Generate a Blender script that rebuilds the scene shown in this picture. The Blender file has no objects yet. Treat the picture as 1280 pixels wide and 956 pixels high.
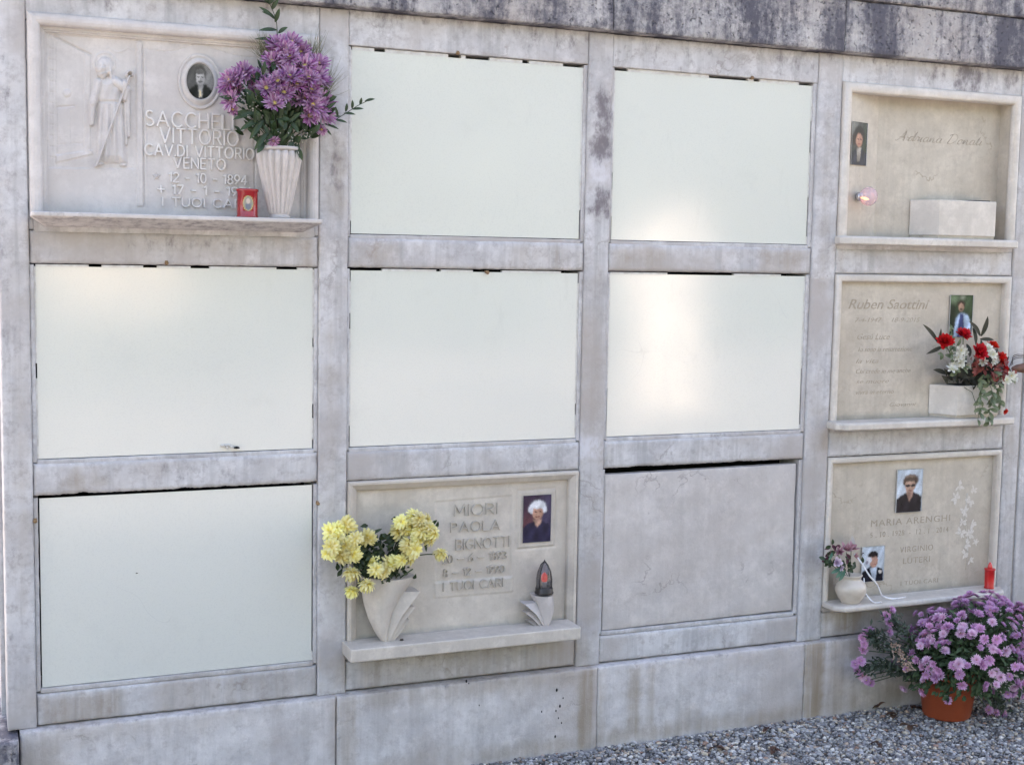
import bpy, math, random
import numpy as np
from mathutils import Matrix, Vector

rnd = random.Random(7)
scn = bpy.context.scene
COL = scn.collection

# ------------------------------------------------------------------ camera
H = 2.2
CAM_P = np.array([-0.17319223, -3.79437938, -0.60701623 + H])
CAM_R = np.array([[0.92404633, 0.01964972, -0.38177516],
                  [-0.38188263, 0.09300036, -0.91951976],
                  [0.01743692, 0.99547216, 0.09344052]])
FPX = 1648.57

def at(u, v, y=0.0):
    """measured point of the photo -> real place on the vertical plane at depth y"""
    d = CAM_R @ np.array([(u - 640) / FPX, -(v - 478) / FPX, -1.0])
    t = (y - CAM_P[1]) / d[1]
    p = CAM_P + t * d
    return Vector((float(p[0]), float(y), float(p[2])))

def px(P):
    q = (np.asarray(P) - CAM_P) @ CAM_R
    return 640 + FPX * q[..., 0] / -q[..., 2], 478 - FPX * q[..., 1] / -q[..., 2]

cam_d = bpy.data.cameras.new('camera')
cam = bpy.data.objects.new('camera', cam_d)
COL.objects.link(cam)
m = Matrix([[*CAM_R[i], CAM_P[i]] for i in range(3)] + [[0, 0, 0, 1]])
cam.matrix_world = m
cam_d.sensor_width = 36
cam_d.lens = 36 * FPX / 1280
cam_d.clip_end = 2000
scn.camera = cam

# ------------------------------------------------------------------ mesh helper
class MB:
    def __init__(s):
        s.v = []; s.f = []; s.m = []; s.sm = []; s.t = []
    def add(s, vs, fs, mat=0, smooth=True, t=None):
        b = len(s.v)
        s.v.extend([tuple(map(float, p)) for p in vs])
        s.f.extend([tuple(b + i for i in f) for f in fs])
        s.m.extend([mat] * len(fs)); s.sm.extend([smooth] * len(fs))
        if t is None: t = [(0, 0, 0)] * len(vs)
        s.t.extend(t)
        return s
    def build(s, name, mats, parent=None, loc=None):
        me = bpy.data.meshes.new(name)
        me.from_pydata(s.v, [], s.f)
        if not isinstance(mats, (list, tuple)): mats = [mats]
        for mm in mats: me.materials.append(mm)
        me.polygons.foreach_set('material_index', s.m)
        me.polygons.foreach_set('use_smooth', s.sm)
        a = me.attributes.new('marks', 'FLOAT_COLOR', 'POINT')
        c = np.ones((len(s.v), 4), np.float32)
        c[:, :3] = np.array(s.t, np.float32).reshape(-1, 3)
        a.data.foreach_set('color', c.ravel())
        me.update()
        o = bpy.data.objects.new(name, me)
        COL.objects.link(o)
        if parent: o.parent = parent
        if loc is not None: o.location = loc
        return o

def tag(o, label=None, cat=None, group=None, kind=None):
    if label: o['label'] = label
    if cat: o['category'] = cat
    if group: o['group'] = group
    if kind: o['kind'] = kind
    return o

def thing(name, label, cat, loc=(0, 0, 0), group=None):
    o = bpy.data.objects.new(name, None)
    o.empty_display_size = .05
    COL.objects.link(o); o.location = loc
    return tag(o, label, cat, group)

def rel(o):
    return Vector(o.location)

def box(mb, x0, x1, y0, y1, z0, z1, mat=0, smooth=False):
    v = [(x0, y0, z0), (x1, y0, z0), (x1, y1, z0), (x0, y1, z0), (x0, y0, z1), (x1, y0, z1), (x1, y1, z1), (x0, y1, z1)]
    f = [(0, 3, 2, 1), (4, 5, 6, 7), (0, 1, 5, 4), (1, 2, 6, 5), (2, 3, 7, 6), (3, 0, 4, 7)]
    mb.add(v, f, mat, smooth)
    return mb

def lathe(mb, prof, c=(0, 0, 0), n=28, mat=0, flute=0, fa=0, sx=1, sy=1):
    vs = []; fs = []
    for r, z in prof:
        for i in range(n):
            a = 2 * math.pi * i / n
            rr = r * (1 + (fa * (abs(math.cos(flute * a / 2)) - .5) if flute else 0))
            vs.append((c[0] + rr * math.cos(a) * sx, c[1] + rr * math.sin(a) * sy, c[2] + z))
    for k in range(len(prof) - 1):
        for i in range(n):
            j = (i + 1) % n
            fs.append((k * n + i, k * n + j, (k + 1) * n + j, (k + 1) * n + i))
    mb.add(vs, fs, mat)
    return mb

def tube(mb, pts, r, n=6, mat=0, t=None, flat=1.0):
    pts = [Vector(p) for p in pts]
    vs = []; fs = []; ts = []
    rs = r if isinstance(r, (list, tuple)) else [r] * len(pts)
    up0 = Vector((0.13, 0.31, 1)).normalized()
    for k, p in enumerate(pts):
        d = (pts[min(k + 1, len(pts) - 1)] - pts[max(k - 1, 0)])
        d = d.normalized() if d.length > 1e-9 else Vector((0, 0, 1))
        a = d.cross(up0)
        if a.length < 1e-3: a = d.cross(Vector((1, 0, 0)))
        a.normalize(); b = d.cross(a)
        for i in range(n):
            q = 2 * math.pi * i / n
            vs.append(p + a * math.cos(q) * rs[k] + b * math.sin(q) * rs[k] * flat)
            ts.append(t if t else (0, 0, 0))
    for k in range(len(pts) - 1):
        for i in range(n):
            j = (i + 1) % n
            fs.append((k * n + i, k * n + j, (k + 1) * n + j, (k + 1) * n + i))
    fs.append(tuple(range(n))[::-1]); fs.append(tuple(range((len(pts) - 1) * n, len(pts) * n)))
    mb.add(vs, fs, mat, True, ts)
    return mb

# ------------------------------------------------------------------ materials
def newmat(name):
    mt = bpy.data.materials.new(name); mt.use_nodes = True
    nt = mt.node_tree; nt.nodes.clear()
    out = nt.nodes.new('ShaderNodeOutputMaterial')
    bs = nt.nodes.new('ShaderNodeBsdfPrincipled')
    nt.links.new(bs.outputs[0], out.inputs[0])
    return mt, nt, bs

class N:
    def __init__(s, nt): s.nt = nt
    def n(s, typ, **kw):
        nd = s.nt.nodes.new('ShaderNode' + typ)
        for k, v in kw.items():
            if k.startswith('_'): setattr(nd, k[1:], v)
        return nd
    def l(s, a, b): s.nt.links.new(a, b)
    def set(s, sock, v):
        if hasattr(v, 'is_linked') or hasattr(v, 'links'): s.nt.links.new(v, sock)
        else: sock.default_value = v
    def math(s, op, a, b=0.0, c=None, clamp=False):
        nd = s.n('Math', _operation=op); nd.use_clamp = clamp
        s.set(nd.inputs[0], a); s.set(nd.inputs[1], b)
        if c is not None: s.set(nd.inputs[2], c)
        return nd.outputs[0]
    def noise(s, vec, scale, det=4, rough=.55, dist=0):
        nd = s.n('TexNoise'); s.l(vec, nd.inputs['Vector'])
        nd.inputs['Scale'].default_value = scale; nd.inputs['Detail'].default_value = det
        nd.inputs['Roughness'].default_value = rough; nd.inputs['Distortion'].default_value = dist
        return nd.outputs['Fac']
    def rng(s, v, a, b, c=0., d=1.):
        nd = s.n('MapRange'); s.set(nd.inputs[0], v)
        for i, x in enumerate((a, b, c, d)): nd.inputs[1 + i].default_value = x
        nd.interpolation_type = 'SMOOTHSTEP'
        return nd.outputs[0]
    def mix(s, f, a, b, blend='MIX'):
        nd = s.n('Mix', _data_type='RGBA'); nd.blend_type = blend
        s.set(nd.inputs[0], f)
        for sock, v in ((nd.inputs[6], a), (nd.inputs[7], b)):
            if isinstance(v, tuple): sock.default_value = (*v[:3], 1)
            else: s.l(v, sock)
        return nd.outputs[2]
    def vec(s, scale=(1, 1, 1), seed=True):
        tc = s.n('TexCoord'); mp = s.n('Mapping')
        s.l(tc.outputs['Object'], mp.inputs['Vector'])
        mp.inputs['Scale'].default_value = scale
        if not seed: return mp.outputs[0]
        oi = s.n('ObjectInfo')
        vm = s.n('VectorMath', _operation='MULTIPLY_ADD')
        s.l(oi.outputs['Random'], vm.inputs[0]); vm.inputs[1].default_value = (17., 11., 23.); s.l(mp.outputs[0], vm.inputs[2])
        return vm.outputs[0]

def stone(name, base, alt, vein=(.2, .17, .17), vein_amt=.35, vscale=3.2, rough=.55, bump=.25, dirt=.5,
          dark=(.13, .11, .125), wash=(.30, .235, .17), grime=0.0):
    mt, nt, bs = newmat(name); k = N(nt)
    v = k.vec()
    c = k.mix(k.rng(k.noise(v, 5, 5), .35, .68), base, alt)
    c = k.mix(k.rng(k.noise(v, 14, 7, .7), .42, .70, 0, .7), c, tuple(min(.8, x * 1.22) for x in base))
    c = k.mix(k.rng(k.noise(v, 34, 8, .75), .46, .70, 0, .75 * dirt), c, (base[0] * .60, base[1] * .56, base[2] * .56))
    # fine speckle
    c = k.mix(k.rng(k.noise(v, 160, 3, .7), .52, .8, 0, .22), c, tuple(x * .55 for x in base))
    # thin meandering veins, broken up along their length
    n1 = k.noise(v, vscale, 7, .58, .25)
    ridge = k.math('ABSOLUTE', k.math('SUBTRACT', n1, .5))
    line = k.rng(ridge, 0.0, .013, 1, 0)
    brk = k.rng(k.noise(v, vscale * 1.3, 3), .52, .66)
    line = k.math('MULTIPLY', line, brk)
    c = k.mix(k.math('MULTIPLY', line, vein_amt), c, vein)
    # faint vertical runs
    v2 = k.vec((26, 26, 1.3))
    c = k.mix(k.rng(k.noise(v2, 1, 5, .65), .46, .70, 0, dirt * .5), c, tuple(x * .66 for x in alt))
    # warm blotches
    c = k.mix(k.rng(k.noise(v, 2.6, 6, .6), .46, .70, 0, dirt * 1.1), c, (base[0] * .74, base[1] * .69, base[2] * .66))
    at_ = k.n('Attribute'); at_.attribute_name = 'marks'
    sep = k.n('SeparateColor'); k.l(at_.outputs['Color'], sep.inputs[0])
    vs = k.vec((1, 1, .55))
    nz = k.noise(vs, 34, 8, .72)
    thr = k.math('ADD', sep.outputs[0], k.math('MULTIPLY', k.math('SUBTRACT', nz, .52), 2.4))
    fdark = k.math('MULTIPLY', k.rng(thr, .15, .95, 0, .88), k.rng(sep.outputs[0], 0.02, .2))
    fw = k.math('MULTIPLY', sep.outputs[1], k.rng(k.noise(v2, 1.6, 4), .2, .7, .35, 1))
    c = k.mix(fw, c, wash)
    c = k.mix(k.math('MULTIPLY', sep.outputs[2], k.rng(nz, .3, .6)), c, (.62, .62, .66))
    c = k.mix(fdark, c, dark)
    if grime:
        v3 = k.vec((7, 7, 1.1)); g = k.noise(v3, 1.3, 6, .65)
        g2 = k.noise(v, 42, 8, .75)
        gg = k.rng(k.math('ADD', k.math('MULTIPLY', g, .9), k.math('MULTIPLY', g2, .5)), .54, .80)
        c = k.mix(k.math('MULTIPLY', gg, grime), c, dark)
        pit = k.rng(k.noise(v, 75, 4, .6), .60, .70)
        c = k.mix(k.math('MULTIPLY', pit, .55), c, tuple(x * .6 for x in dark))
    k.l(c, bs.inputs['Base Color'])
    bs.inputs['Roughness'].default_value = rough
    b = k.n('Bump'); b.inputs['Strength'].default_value = bump; b.inputs['Distance'].default_value = .004
    hh = k.math('ADD', k.noise(v, 70, 6, .7), k.math('MULTIPLY', line, -.4))
    if grime: hh = k.math('SUBTRACT', hh, k.math('MULTIPLY', pit, 1.2))
    k.l(hh, b.inputs['Height']); k.l(b.outputs[0], bs.inputs['Normal'])
    return mt

def plain(name, col, rough=.5, metal=0, spec=.5, alt=None, scale=30, bump=0, trans=0, emit=None, es=0, sss=0, coat=0):
    mt, nt, bs = newmat(name); k = N(nt)
    v = k.vec()
    a = alt or tuple(x * .8 for x in col)
    c = k.mix(k.rng(k.noise(v, scale, 4), .35, .7), col, a)
    k.l(c, bs.inputs['Base Color'])
    bs.inputs['Roughness'].default_value = rough; bs.inputs['Metallic'].default_value = metal
    bs.inputs['Specular IOR Level'].default_value = spec
    bs.inputs['Coat Weight'].default_value = coat
    if trans: bs.inputs['Transmission Weight'].default_value = trans
    if emit:
        bs.inputs['Emission Color'].default_value = (*emit, 1); bs.inputs['Emission Strength'].default_value = es
    if bump:
        b = k.n('Bump'); b.inputs['Strength'].default_value = bump; b.inputs['Distance'].default_value = .002
        k.l(k.noise(v, scale * 4, 4), b.inputs['Height']); k.l(b.outputs[0], bs.inputs['Normal'])
    return mt

def glassy(name, col, alpha):
    mt, nt, bs = newmat(name)
    bs.inputs['Base Color'].default_value = (*col, 1); bs.inputs['Roughness'].default_value = .08; bs.inputs['Alpha'].default_value = alpha
    bs.inputs['Specular IOR Level'].default_value = .8
    return mt

def petalmat(name, base, tip, inner=None, rough=.6, hue=.03):
    """colour runs along the petal (marks.r = 0 at the heart .. 1 at the tip), every flower a little different"""
    mt, nt, bs = newmat(name); k = N(nt)
    at_ = k.n('Attribute'); at_.attribute_name = 'marks'
    sep = k.n('SeparateColor'); k.l(at_.outputs['Color'], sep.inputs[0])
    c = k.mix(k.rng(sep.outputs[0], .15, .95), base, tip)
    if inner: c = k.mix(sep.outputs[1], c, inner)
    oi = k.n('ObjectInfo')
    hs = k.n('HueSaturation'); k.l(c, hs.inputs['Color'])
    k.l(k.rng(oi.outputs['Random'], 0, 1, .5 - hue, .5 + hue), hs.inputs['Hue'])
    k.l(k.math('ADD', k.math('MULTIPLY', oi.outputs['Random'], .35), .8), hs.inputs['Value'])
    k.l(hs.outputs[0], bs.inputs['Base Color'])
    bs.inputs['Roughness'].default_value = rough
    tr = k.n('BsdfTranslucent'); k.l(hs.outputs[0], tr.inputs['Color'])
    mx = k.n('MixShader'); mx.inputs[0].default_value = .25
    k.l(bs.outputs[0], mx.inputs[1]); k.l(tr.outputs[0], mx.inputs[2])
    out = [n for n in nt.nodes if n.type == 'OUTPUT_MATERIAL'][0]
    k.l(mx.outputs[0], out.inputs[0])
    return mt

def picmat(name, rough=.22):
    mt, nt, bs = newmat(name); k = N(nt)
    at_ = k.n('Attribute'); at_.attribute_name = 'marks'
    k.l(at_.outputs['Color'], bs.inputs['Base Color'])
    bs.inputs['Roughness'].default_value = rough; bs.inputs['Specular IOR Level'].default_value = .25
    return mt

WALL = stone('wall_stone', (.56, .555, .56), (.425, .42, .43), vein=(.24, .21, .20), vein_amt=.5, dirt=1.0, bump=.4)
PLINTH = stone('plinth_stone', (.63, .605, .60), (.51, .49, .49), vein_amt=.45, dirt=.7, bump=.5)
COPING = stone('coping_stone', (.52, .50, .49), (.38, .37, .37), bump=1.0, dirt=.7, grime=1., rough=.8, dark=(.085, .083, .105))
SLAB_W = stone('pale_marble', (.57, .54, .52), (.52, .49, .475), vein_amt=.3, dirt=.25, bump=.12, rough=.6)
SLAB_G = stone('grey_beige_marble', (.57, .52, .46), (.50, .455, .405), vein_amt=.15, dirt=.35, bump=.15)
SLAB_B = stone('beige_marble', (.51, .46, .39), (.45, .40, .335), vein=(.27, .21, .15), vein_amt=.6, vscale=4.2, dirt=.45, bump=.12, rough=.4)
TRIM_B = stone('beige_trim_marble', (.60, .555, .50), (.53, .49, .44), vein_amt=.25, dirt=.3, bump=.12, rough=.4)
ROUGH = stone('unpolished_stone', (.55, .515, .495), (.49, .46, .445), vein=(.2, .17, .165), vein_amt=.5, vscale=4.6, dirt=.3, bump=.35, rough=.7)
JOINT = plain('joint_mortar', (.40, .37, .34), .9, scale=60)
BLACK = plain('void_dark', (.012, .011, .011), .95)
SEAL = plain('white_sealant', (.62, .62, .60), .5, alt=(.5, .48, .45), scale=50)
RUST = plain('rusty_brass', (.30, .19, .09), .6, alt=(.16, .09, .05), scale=120)
CARVE = plain('carved_letter_shade', (.33, .28, .22), .8, alt=(.41, .355, .285), scale=90)
LET_W = stone('pale_raised_letters', (.68, .65, .63), (.63, .60, .58), vein_amt=0., dirt=.1, bump=.1)
LET_G = stone('raised_grey_letters', (.50, .455, .40), (.46, .42, .37), vein_amt=0., dirt=.1, bump=.1)
CARVE2 = plain('carved_frosting', (.66, .62, .575), .9, alt=(.56, .515, .45), scale=160)

# glossy white board
mt, nt, bs = newmat('white_board'); k = N(nt)
v = k.vec()
c = k.mix(k.rng(k.noise(v, 2.2, 3), .3, .7), (.65, .665, .615), (.635, .65, .605))
c = k.mix(k.rng(k.noise(v, 220, 2), .45, .75, 0, .20), c, (.46, .48, .46))
c = k.mix(k.rng(k.noise(v, 9, 6, .7), .55, .75, 0, .14), c, (.48, .49, .46))
c = k.mix(k.rng(k.noise(k.vec((2, 2, .5)), 7, 6, .75), .60, .72, 0, .16), c, (.47, .48, .45))
vsx = k.vec((3, 3, 60)); scr = k.rng(k.noise(vsx, 1.2, 2, .5, .4), .72, .76)
scl = k.rng(k.math('ABSOLUTE', k.math('SUBTRACT', k.noise(v, 2.1, 2, .5, .2), .5)), 0, .0016, 1, 0)
c = k.mix(k.math('MULTIPLY', k.math('MULTIPLY', scl, k.rng(k.noise(v, 3.3, 2), .60, .66)), .15), c, (.3, .3, .3))
k.l(c, bs.inputs['Base Color'])
k.l(k.math('ADD', k.math('MULTIPLY', k.rng(k.noise(v, 6, 6, .7), .3, .7), .06), .10), bs.inputs['Roughness'])
bs.inputs['Specular IOR Level'].default_value = .8
b = k.n('Bump'); b.inputs['Strength'].default_value = .15; b.inputs['Distance'].default_value = .004
k.l(k.math('ADD', k.noise(v, 3.0, 2, .4), k.math('MULTIPLY', k.noise(v, 240, 2), .006)), b.inputs['Height']); k.l(b.outputs[0], bs.inputs['Normal'])
BOARD = mt

# ------------------------------------------------------------------ stains, dirt, painted edge shade and darker bands, each with its own place and shape
MARKS = []
def mark(u0, v0, u1, v1, ch, s=1., soft=.03):
    a = at(u0, v0); b_ = at(u1, v1)
    MARKS.append((a.x, b_.x, b_.z, a.z, ch, s, soft))
def markw(x0, x1, z0, z1, ch, s=1., soft=.03): MARKS.append((x0, x1, z0, z1, ch, s, soft))
# lichen on the pillar between 2nd and 3rd columns
mark(740, 112, 764, 205, 0, .85, .03); mark(738, 232, 762, 272, 0, .8, .02)
mark(738, 190, 764, 230, 2, .8, .012)
# lintels
mark(640, 30, 732, 62, 0, .62, .05); mark(560, 25, 660, 50, 0, .38, .05)
mark(770, 48, 1030, 66, 0, .45, .02); mark(850, 60, 870, 92, 0, .35, .02); mark(960, 68, 1020, 100, 0, .40, .03)
mark(1060, 78, 1275, 92, 0, .6, .015); mark(1196, 80, 1226, 122, 0, .75, .012); mark(1250, 88, 1275, 112, 0, .6, .02)
mark(440, 10, 735, 36, 0, .36, .01); mark(200, -14, 420, 10, 0, .36, .02)
mark(1052, 80, 1278, 104, 1, .35, .02); mark(770, 60, 1020, 80, 1, .35, .01); mark(440, 18, 735, 44, 1, .3, .01)
# 2nd pillar brown run behind the flowers and bluish wear
mark(412, 165, 428, 250, 0, .42, .02); mark(410, 170, 432, 270, 1, .5, .02)
mark(400, 90, 425, 160, 0, .35, .03)
mark(5, 60, 14, 150, 0, .5, .02)
# rails
mark(160, 290, 310, 318, 0, .33, .02)
mark(445, 305, 500, 330, 1, .5, .02); mark(640, 308, 728, 334, 1, .4, .03)
mark(770, 312, 830, 334, 1, .55, .02); mark(950, 312, 1005, 336, 1, .55, .02)
mark(80, 590, 130, 612, 1, .5, .02); mark(200, 580, 300, 600, 0, .3, .02)
mark(720, 545, 760, 572, 2, .8, .01); mark(720, 545, 762, 575, 1, .35, .01)
mark(730, 350, 752, 540, 1, .25, .03)
mark(50, 872, 150, 900, 1, .6, .02); mark(200, 845, 395, 870, 1, .35, .03)
mark(450, 810, 720, 850, 1, .45, .02); mark(700, 800, 735, 830, 1, .5, .02)
mark(1040, 765, 1075, 790, 1, .9, .01); mark(1040, 772, 1250, 800, 1, .5, .02)
# plinth: brown vertical washes
markw(1.64, 1.70, .0, .27, 1, .85, .012); markw(1.715, 1.735, .0, .26, 1, .5, .008); markw(1.83, 1.87, .0, .26, 1, .8, .015)
markw(1.90, 1.92, .0, .25, 1, .55, .006); markw(2.02, 2.10, .0, .1, 1, .5, .02)
markw(2.52, 2.60, .0, .27, 1, .95, .008); markw(2.62, 2.69, .0, .27, 1, .65, .02); markw(2.7, 3.4, 0, .08, 1, .6, .03)
markw(.83, .90, .0, .27, 1, .55, .01); markw(-.1, .05, .0, .25, 1, .45, .02); markw(.02, .5, .22, .27, 1, .25, .02)
markw(1.3, 2.6, 0, .05, 1, .6, .02); markw(.95, 1.3, .0, .06, 1, .3, .02)
markw(1.1, 1.5, .03, .12, 0, .20, .05)
markw(-.1, 4.5, .262, .275, 0, .30, .004)
# left pillar: shading of its outer edge painted darker
markw(-.1, -.055, .3, 1.9, 0, .25, .03)

for xx, w_, z0_, z1_, st_ in [(.86, .03, .30, .39, .5), (1.05, .012, .28, .38, .5), (1.56, .03, .28, .38, .55), (2.62, .02, .28, .38, .7), (3.34, .03, .28, .38, .5), (2.58, .03, .94, 1.02, .5), (3.36, .02, .95, 1.02, .4), (.0, .02, 1.57, 1.65, .4), (.75, .02, 1.56, 1.65, .5), (2.62, .02, 1.57, 1.65, .5), (3.3, .03, 1.57, 1.65, .4)]:
    markw(xx - w_ / 2, xx + w_ / 2, z0_, z1_, 1, st_, .012)
markw(-.1, 4.5, 2.285, 2.31, 0, .42, .012)  # darker band along the full width just below the coping
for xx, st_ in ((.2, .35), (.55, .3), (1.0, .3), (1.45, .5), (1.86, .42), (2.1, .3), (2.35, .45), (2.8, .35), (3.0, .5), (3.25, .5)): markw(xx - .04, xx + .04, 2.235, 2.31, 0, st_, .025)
for xx, z0_, z1_ in ((-.04, .6, 1.3), (.82, .6, 1.4), (1.69, .4, .9), (1.69, 1.1, 1.6), (2.55, .4, 1.2), (2.55, 1.5, 2.1), (3.42, .4, 1.9)): markw(xx - .012, xx + .012, z0_, z1_, 1, .38, .02)
def marks_of(X, Z):
    out = np.zeros((len(X), 3))
    for x0, x1, z0, z1, ch, s, so in MARKS:
        w = lambda e: 1 / (1 + np.exp(-np.clip(e / (so * .35), -30, 30)))
        wob = so * .5 * (np.sin(Z * 61 + x0 * 9) + np.sin(Z * 143 + 3)) * .5
        wobz = so * .5 * (np.sin(X * 57 + z0 * 9) + np.sin(X * 131 + 1)) * .5
        g = w(X - x0 + wob) * w(x1 - X + wob) * w(Z - z0 + wobz) * w(z1 - Z + wobz)
        out[:, ch] = np.maximum(out[:, ch], g * s)
    return out

def block(mb, x0, x1, z0, z1, yf, depth, r=.004, res=.014, jag=None, wob=.0006, mat=0, jagamp=.0028, marks=True):
    def axis(a, b_):
        e = [0, r * .15, r * .45, r]
        n = max(1, int(round((b_ - a - 2 * r) / res)))
        mid = np.linspace(a + r, b_ - r, n + 1)
        return np.concatenate([[a + q for q in e[:-1]], mid, [b_ - q for q in e[:-1][::-1]]])
    xs = axis(x0, x1); zs = axis(z0, z1)
    X, Z = np.meshgrid(xs, zs)
    def edge(d):
        d = np.clip(d, 0, r); return r - np.sqrt(np.maximum(r * r - (r - d) ** 2, 0))
    ye = np.maximum(edge(np.minimum(X - x0, x1 - X)), edge(np.minimum(Z - z0, z1 - Z)))
    Y = yf + ye + wob * (np.sin(X * 37 + Z * 11 + x0 * 5) + np.sin(Z * 53 - X * 17 + z0 * 7))
    # worn arrises
    nzx = np.sin(X * 91 + z0 * 40) * np.sin(X * 233 + 1.3) + .6 * np.sin(X * 411 + x0)
    nzz = np.sin(Z * 97 + x0 * 40) * np.sin(Z * 207 + .3)
    Z2 = Z + np.where(Z <= z0 + r, .0006 * nzx, 0) + np.where(Z >= z1 - r, .0006 * nzx, 0)
    X2 = X + np.where(X <= x0 + r, .0006 * nzz, 0) + np.where(X >= x1 - r, .0006 * nzz, 0)
    if jag == 'bottom':
        bite = np.clip(np.sin(X * 19 + x0 * 31) + .7 * np.sin(X * 47 + 2) + .6 * np.sin(X * 113) - .25, 0, 2)
        bite = bite * (.7 + .5 * np.sin(X * 391) * np.sin(X * 277))
        Z2 = Z2 + np.where(Z <= z0 + r * 1.01, jagamp * bite, 0)
    nz_, nx_ = X.shape
    P = np.stack([X2.ravel(), Y.ravel(), Z2.ravel()], 1)
    idx = np.arange(nx_ * nz_).reshape(nz_, nx_)
    fs = [(idx[j, i], idx[j, i + 1], idx[j + 1, i + 1], idx[j + 1, i]) for j in range(nz_ - 1) for i in range(nx_ - 1)]
    ring = list(idx[0, :]) + list(idx[1:, -1]) + list(idx[-1, -2::-1]) + list(idx[-2:0:-1, 0])
    base = len(P)
    Pb = P[ring].copy(); Pb[:, 1] = yf + depth
    n = len(ring)
    fs2 = [(ring[(i + 1) % n], ring[i], base + i, base + (i + 1) % n) for i in range(n)]
    allP = np.concatenate([P, Pb])
    t = marks_of(allP[:, 0], allP[:, 2]) if marks else np.zeros((len(allP), 3))
    mb.add(allP.tolist(), fs, mat, True, None if False else t.tolist())
    # side faces reference the same vertices
    b0 = len(mb.v) - len(allP)
    mb.f.extend([tuple(b0 + int(q) for q in f) for f in fs2]); mb.m.extend([mat] * n); mb.sm.extend([True] * n)
    return mb

# ------------------------------------------------------------------ world and sun
SUN_EL, SUN_AZ = math.radians(35), math.radians(22)    # the sun stands behind the wall, to the right
w = bpy.data.worlds.new('World'); scn.world = w; w.use_nodes = True
wn = w.node_tree; bg = wn.nodes['Background']
sky = wn.nodes.new('ShaderNodeTexSky'); sky.sky_type = 'NISHITA'; sky.sun_disc = False
sky.sun_elevation = SUN_EL; sky.sun_rotation = SUN_AZ; sky.air_density = 1.0; sky.dust_density = 3.0; sky.ozone_density = 1.0
wn.links.new(sky.outputs[0], bg.inputs[0]); bg.inputs[1].default_value = .115
sd = bpy.data.lights.new('sun', 'SUN'); sd.energy = 4.2; sd.angle = math.radians(.5); sd.color = (1, .94, .84)
so = bpy.data.objects.new('sun', sd); COL.objects.link(so)
sdir = Vector((math.sin(SUN_AZ) * math.cos(SUN_EL), math.cos(SUN_AZ) * math.cos(SUN_EL), math.sin(SUN_EL)))
so.rotation_euler = sdir.to_track_quat('Z', 'Y').to_euler(); so.location = (2, 8, 8)
scn.view_settings.view_transform = 'Standard'; scn.view_settings.look = 'None'
scn.view_settings.exposure = 2.97
scn.view_settings.use_white_balance = True
scn.view_settings.white_balance_temperature = 7900
scn.view_settings.white_balance_tint = 20
scn.view_settings.gamma = 1.0

# ------------------------------------------------------------------ the wall
OX = [(0, .772), (.879, 1.630), (1.737, 2.488), (2.608, 3.374), (3.60, 4.36)]
OZ = [(1.657, 2.200), (1.022, 1.556), (.379, .917)]
PIL = [(-.088, -.012), (.784, .871), (1.643, 1.728), (2.503, 2.600), (3.386, 3.458), (3.468, 3.588), (4.372, 4.45)]
TOPZ = 2.302
SILL = {(0, 0): 1.688, (1, 2): .425, (3, 0): 1.684, (3, 1): 1.044, (3, 2): .403}
wall = thing('columbarium_wall', 'weathered grey marble wall divided into niches by flat pillars and rails above the gravel', 'wall')
mb = MB(); box(mb, -.10, 7.5, .165, 1.6, -.2, 3.1)
mb.build('wall_core', WALL, wall)
mb = MB(); box(mb, 4.474, 7.48, -.02, .17, -.1, 3.09); mb.build('added_end_panel', PLINTH, wall)  # unseen wall run added past the bays to stop sun leaking round the end
mb = MB(); box(mb, -.05, 4.42, .135, .160, .29, 2.29); mb.build('niche_void', BLACK, wall)
for i, (a, b_) in enumerate(PIL):
    segs = [(.282, TOPZ)]
    if i == 3: segs = [(.282, 1.548), (1.550, TOPZ)]
    for z0, z1 in segs:
        mb = MB(); block(mb, a, b_, z0 - .012, z1, -.004, .165, r=.006)
        mb.build('pillar', WALL, wall)
# joint between two building stages
mb = MB(); box(mb, 3.456, 3.470, .004, .13, .27, TOPZ); mb.build('joint', JOINT, wall)
for c_, (x0, x1) in enumerate(OX):
    pa = PIL[c_][1] if c_ < 4 else PIL[5][1]; pb = PIL[c_ + 1][0] if c_ < 4 else PIL[6][0]
    # lintel, two middle rails, bottom rail
    rails = [(2.2015, TOPZ, None), (1.559, 1.648, None), (.921, 1.012, 'bottom' if c_ in (0, 2) else None), (.275, .366, None)]
    for z0, z1, jg in rails:
        dz = rnd.uniform(-.0015, .0015)
        mb = MB(); block(mb, pa + .0003, pb - .0003, z0 + dz, z1 + dz, 0, .16, r=.011 if z0 < 2 else .004, jag=jg, res=.012 if not jg else .005)
        mb.build('rail' if z0 < 2 else 'lintel', WALL, wall)
    # rebate strips round each opening
    for r_, (z0, z1) in enumerate(OZ):
        mb = MB()
        if c_ != 3 or True:
            block(mb, pa + .0005, x0, z0 - .008, z1 - .001, .005, .12, r=.002, res=.03, wob=.0002)
            block(mb, x1, pb - .0005, z0 - .008, z1 - .001, .005, .12, r=.002, res=.03, wob=.0002)
            block(mb, x0, x1, z0 - .014, SILL.get((c_, r_), z0 - .0005), .004, .12, r=.002, res=.03, wob=.0002)
        mb.build('rebate', WALL, wall)
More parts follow.
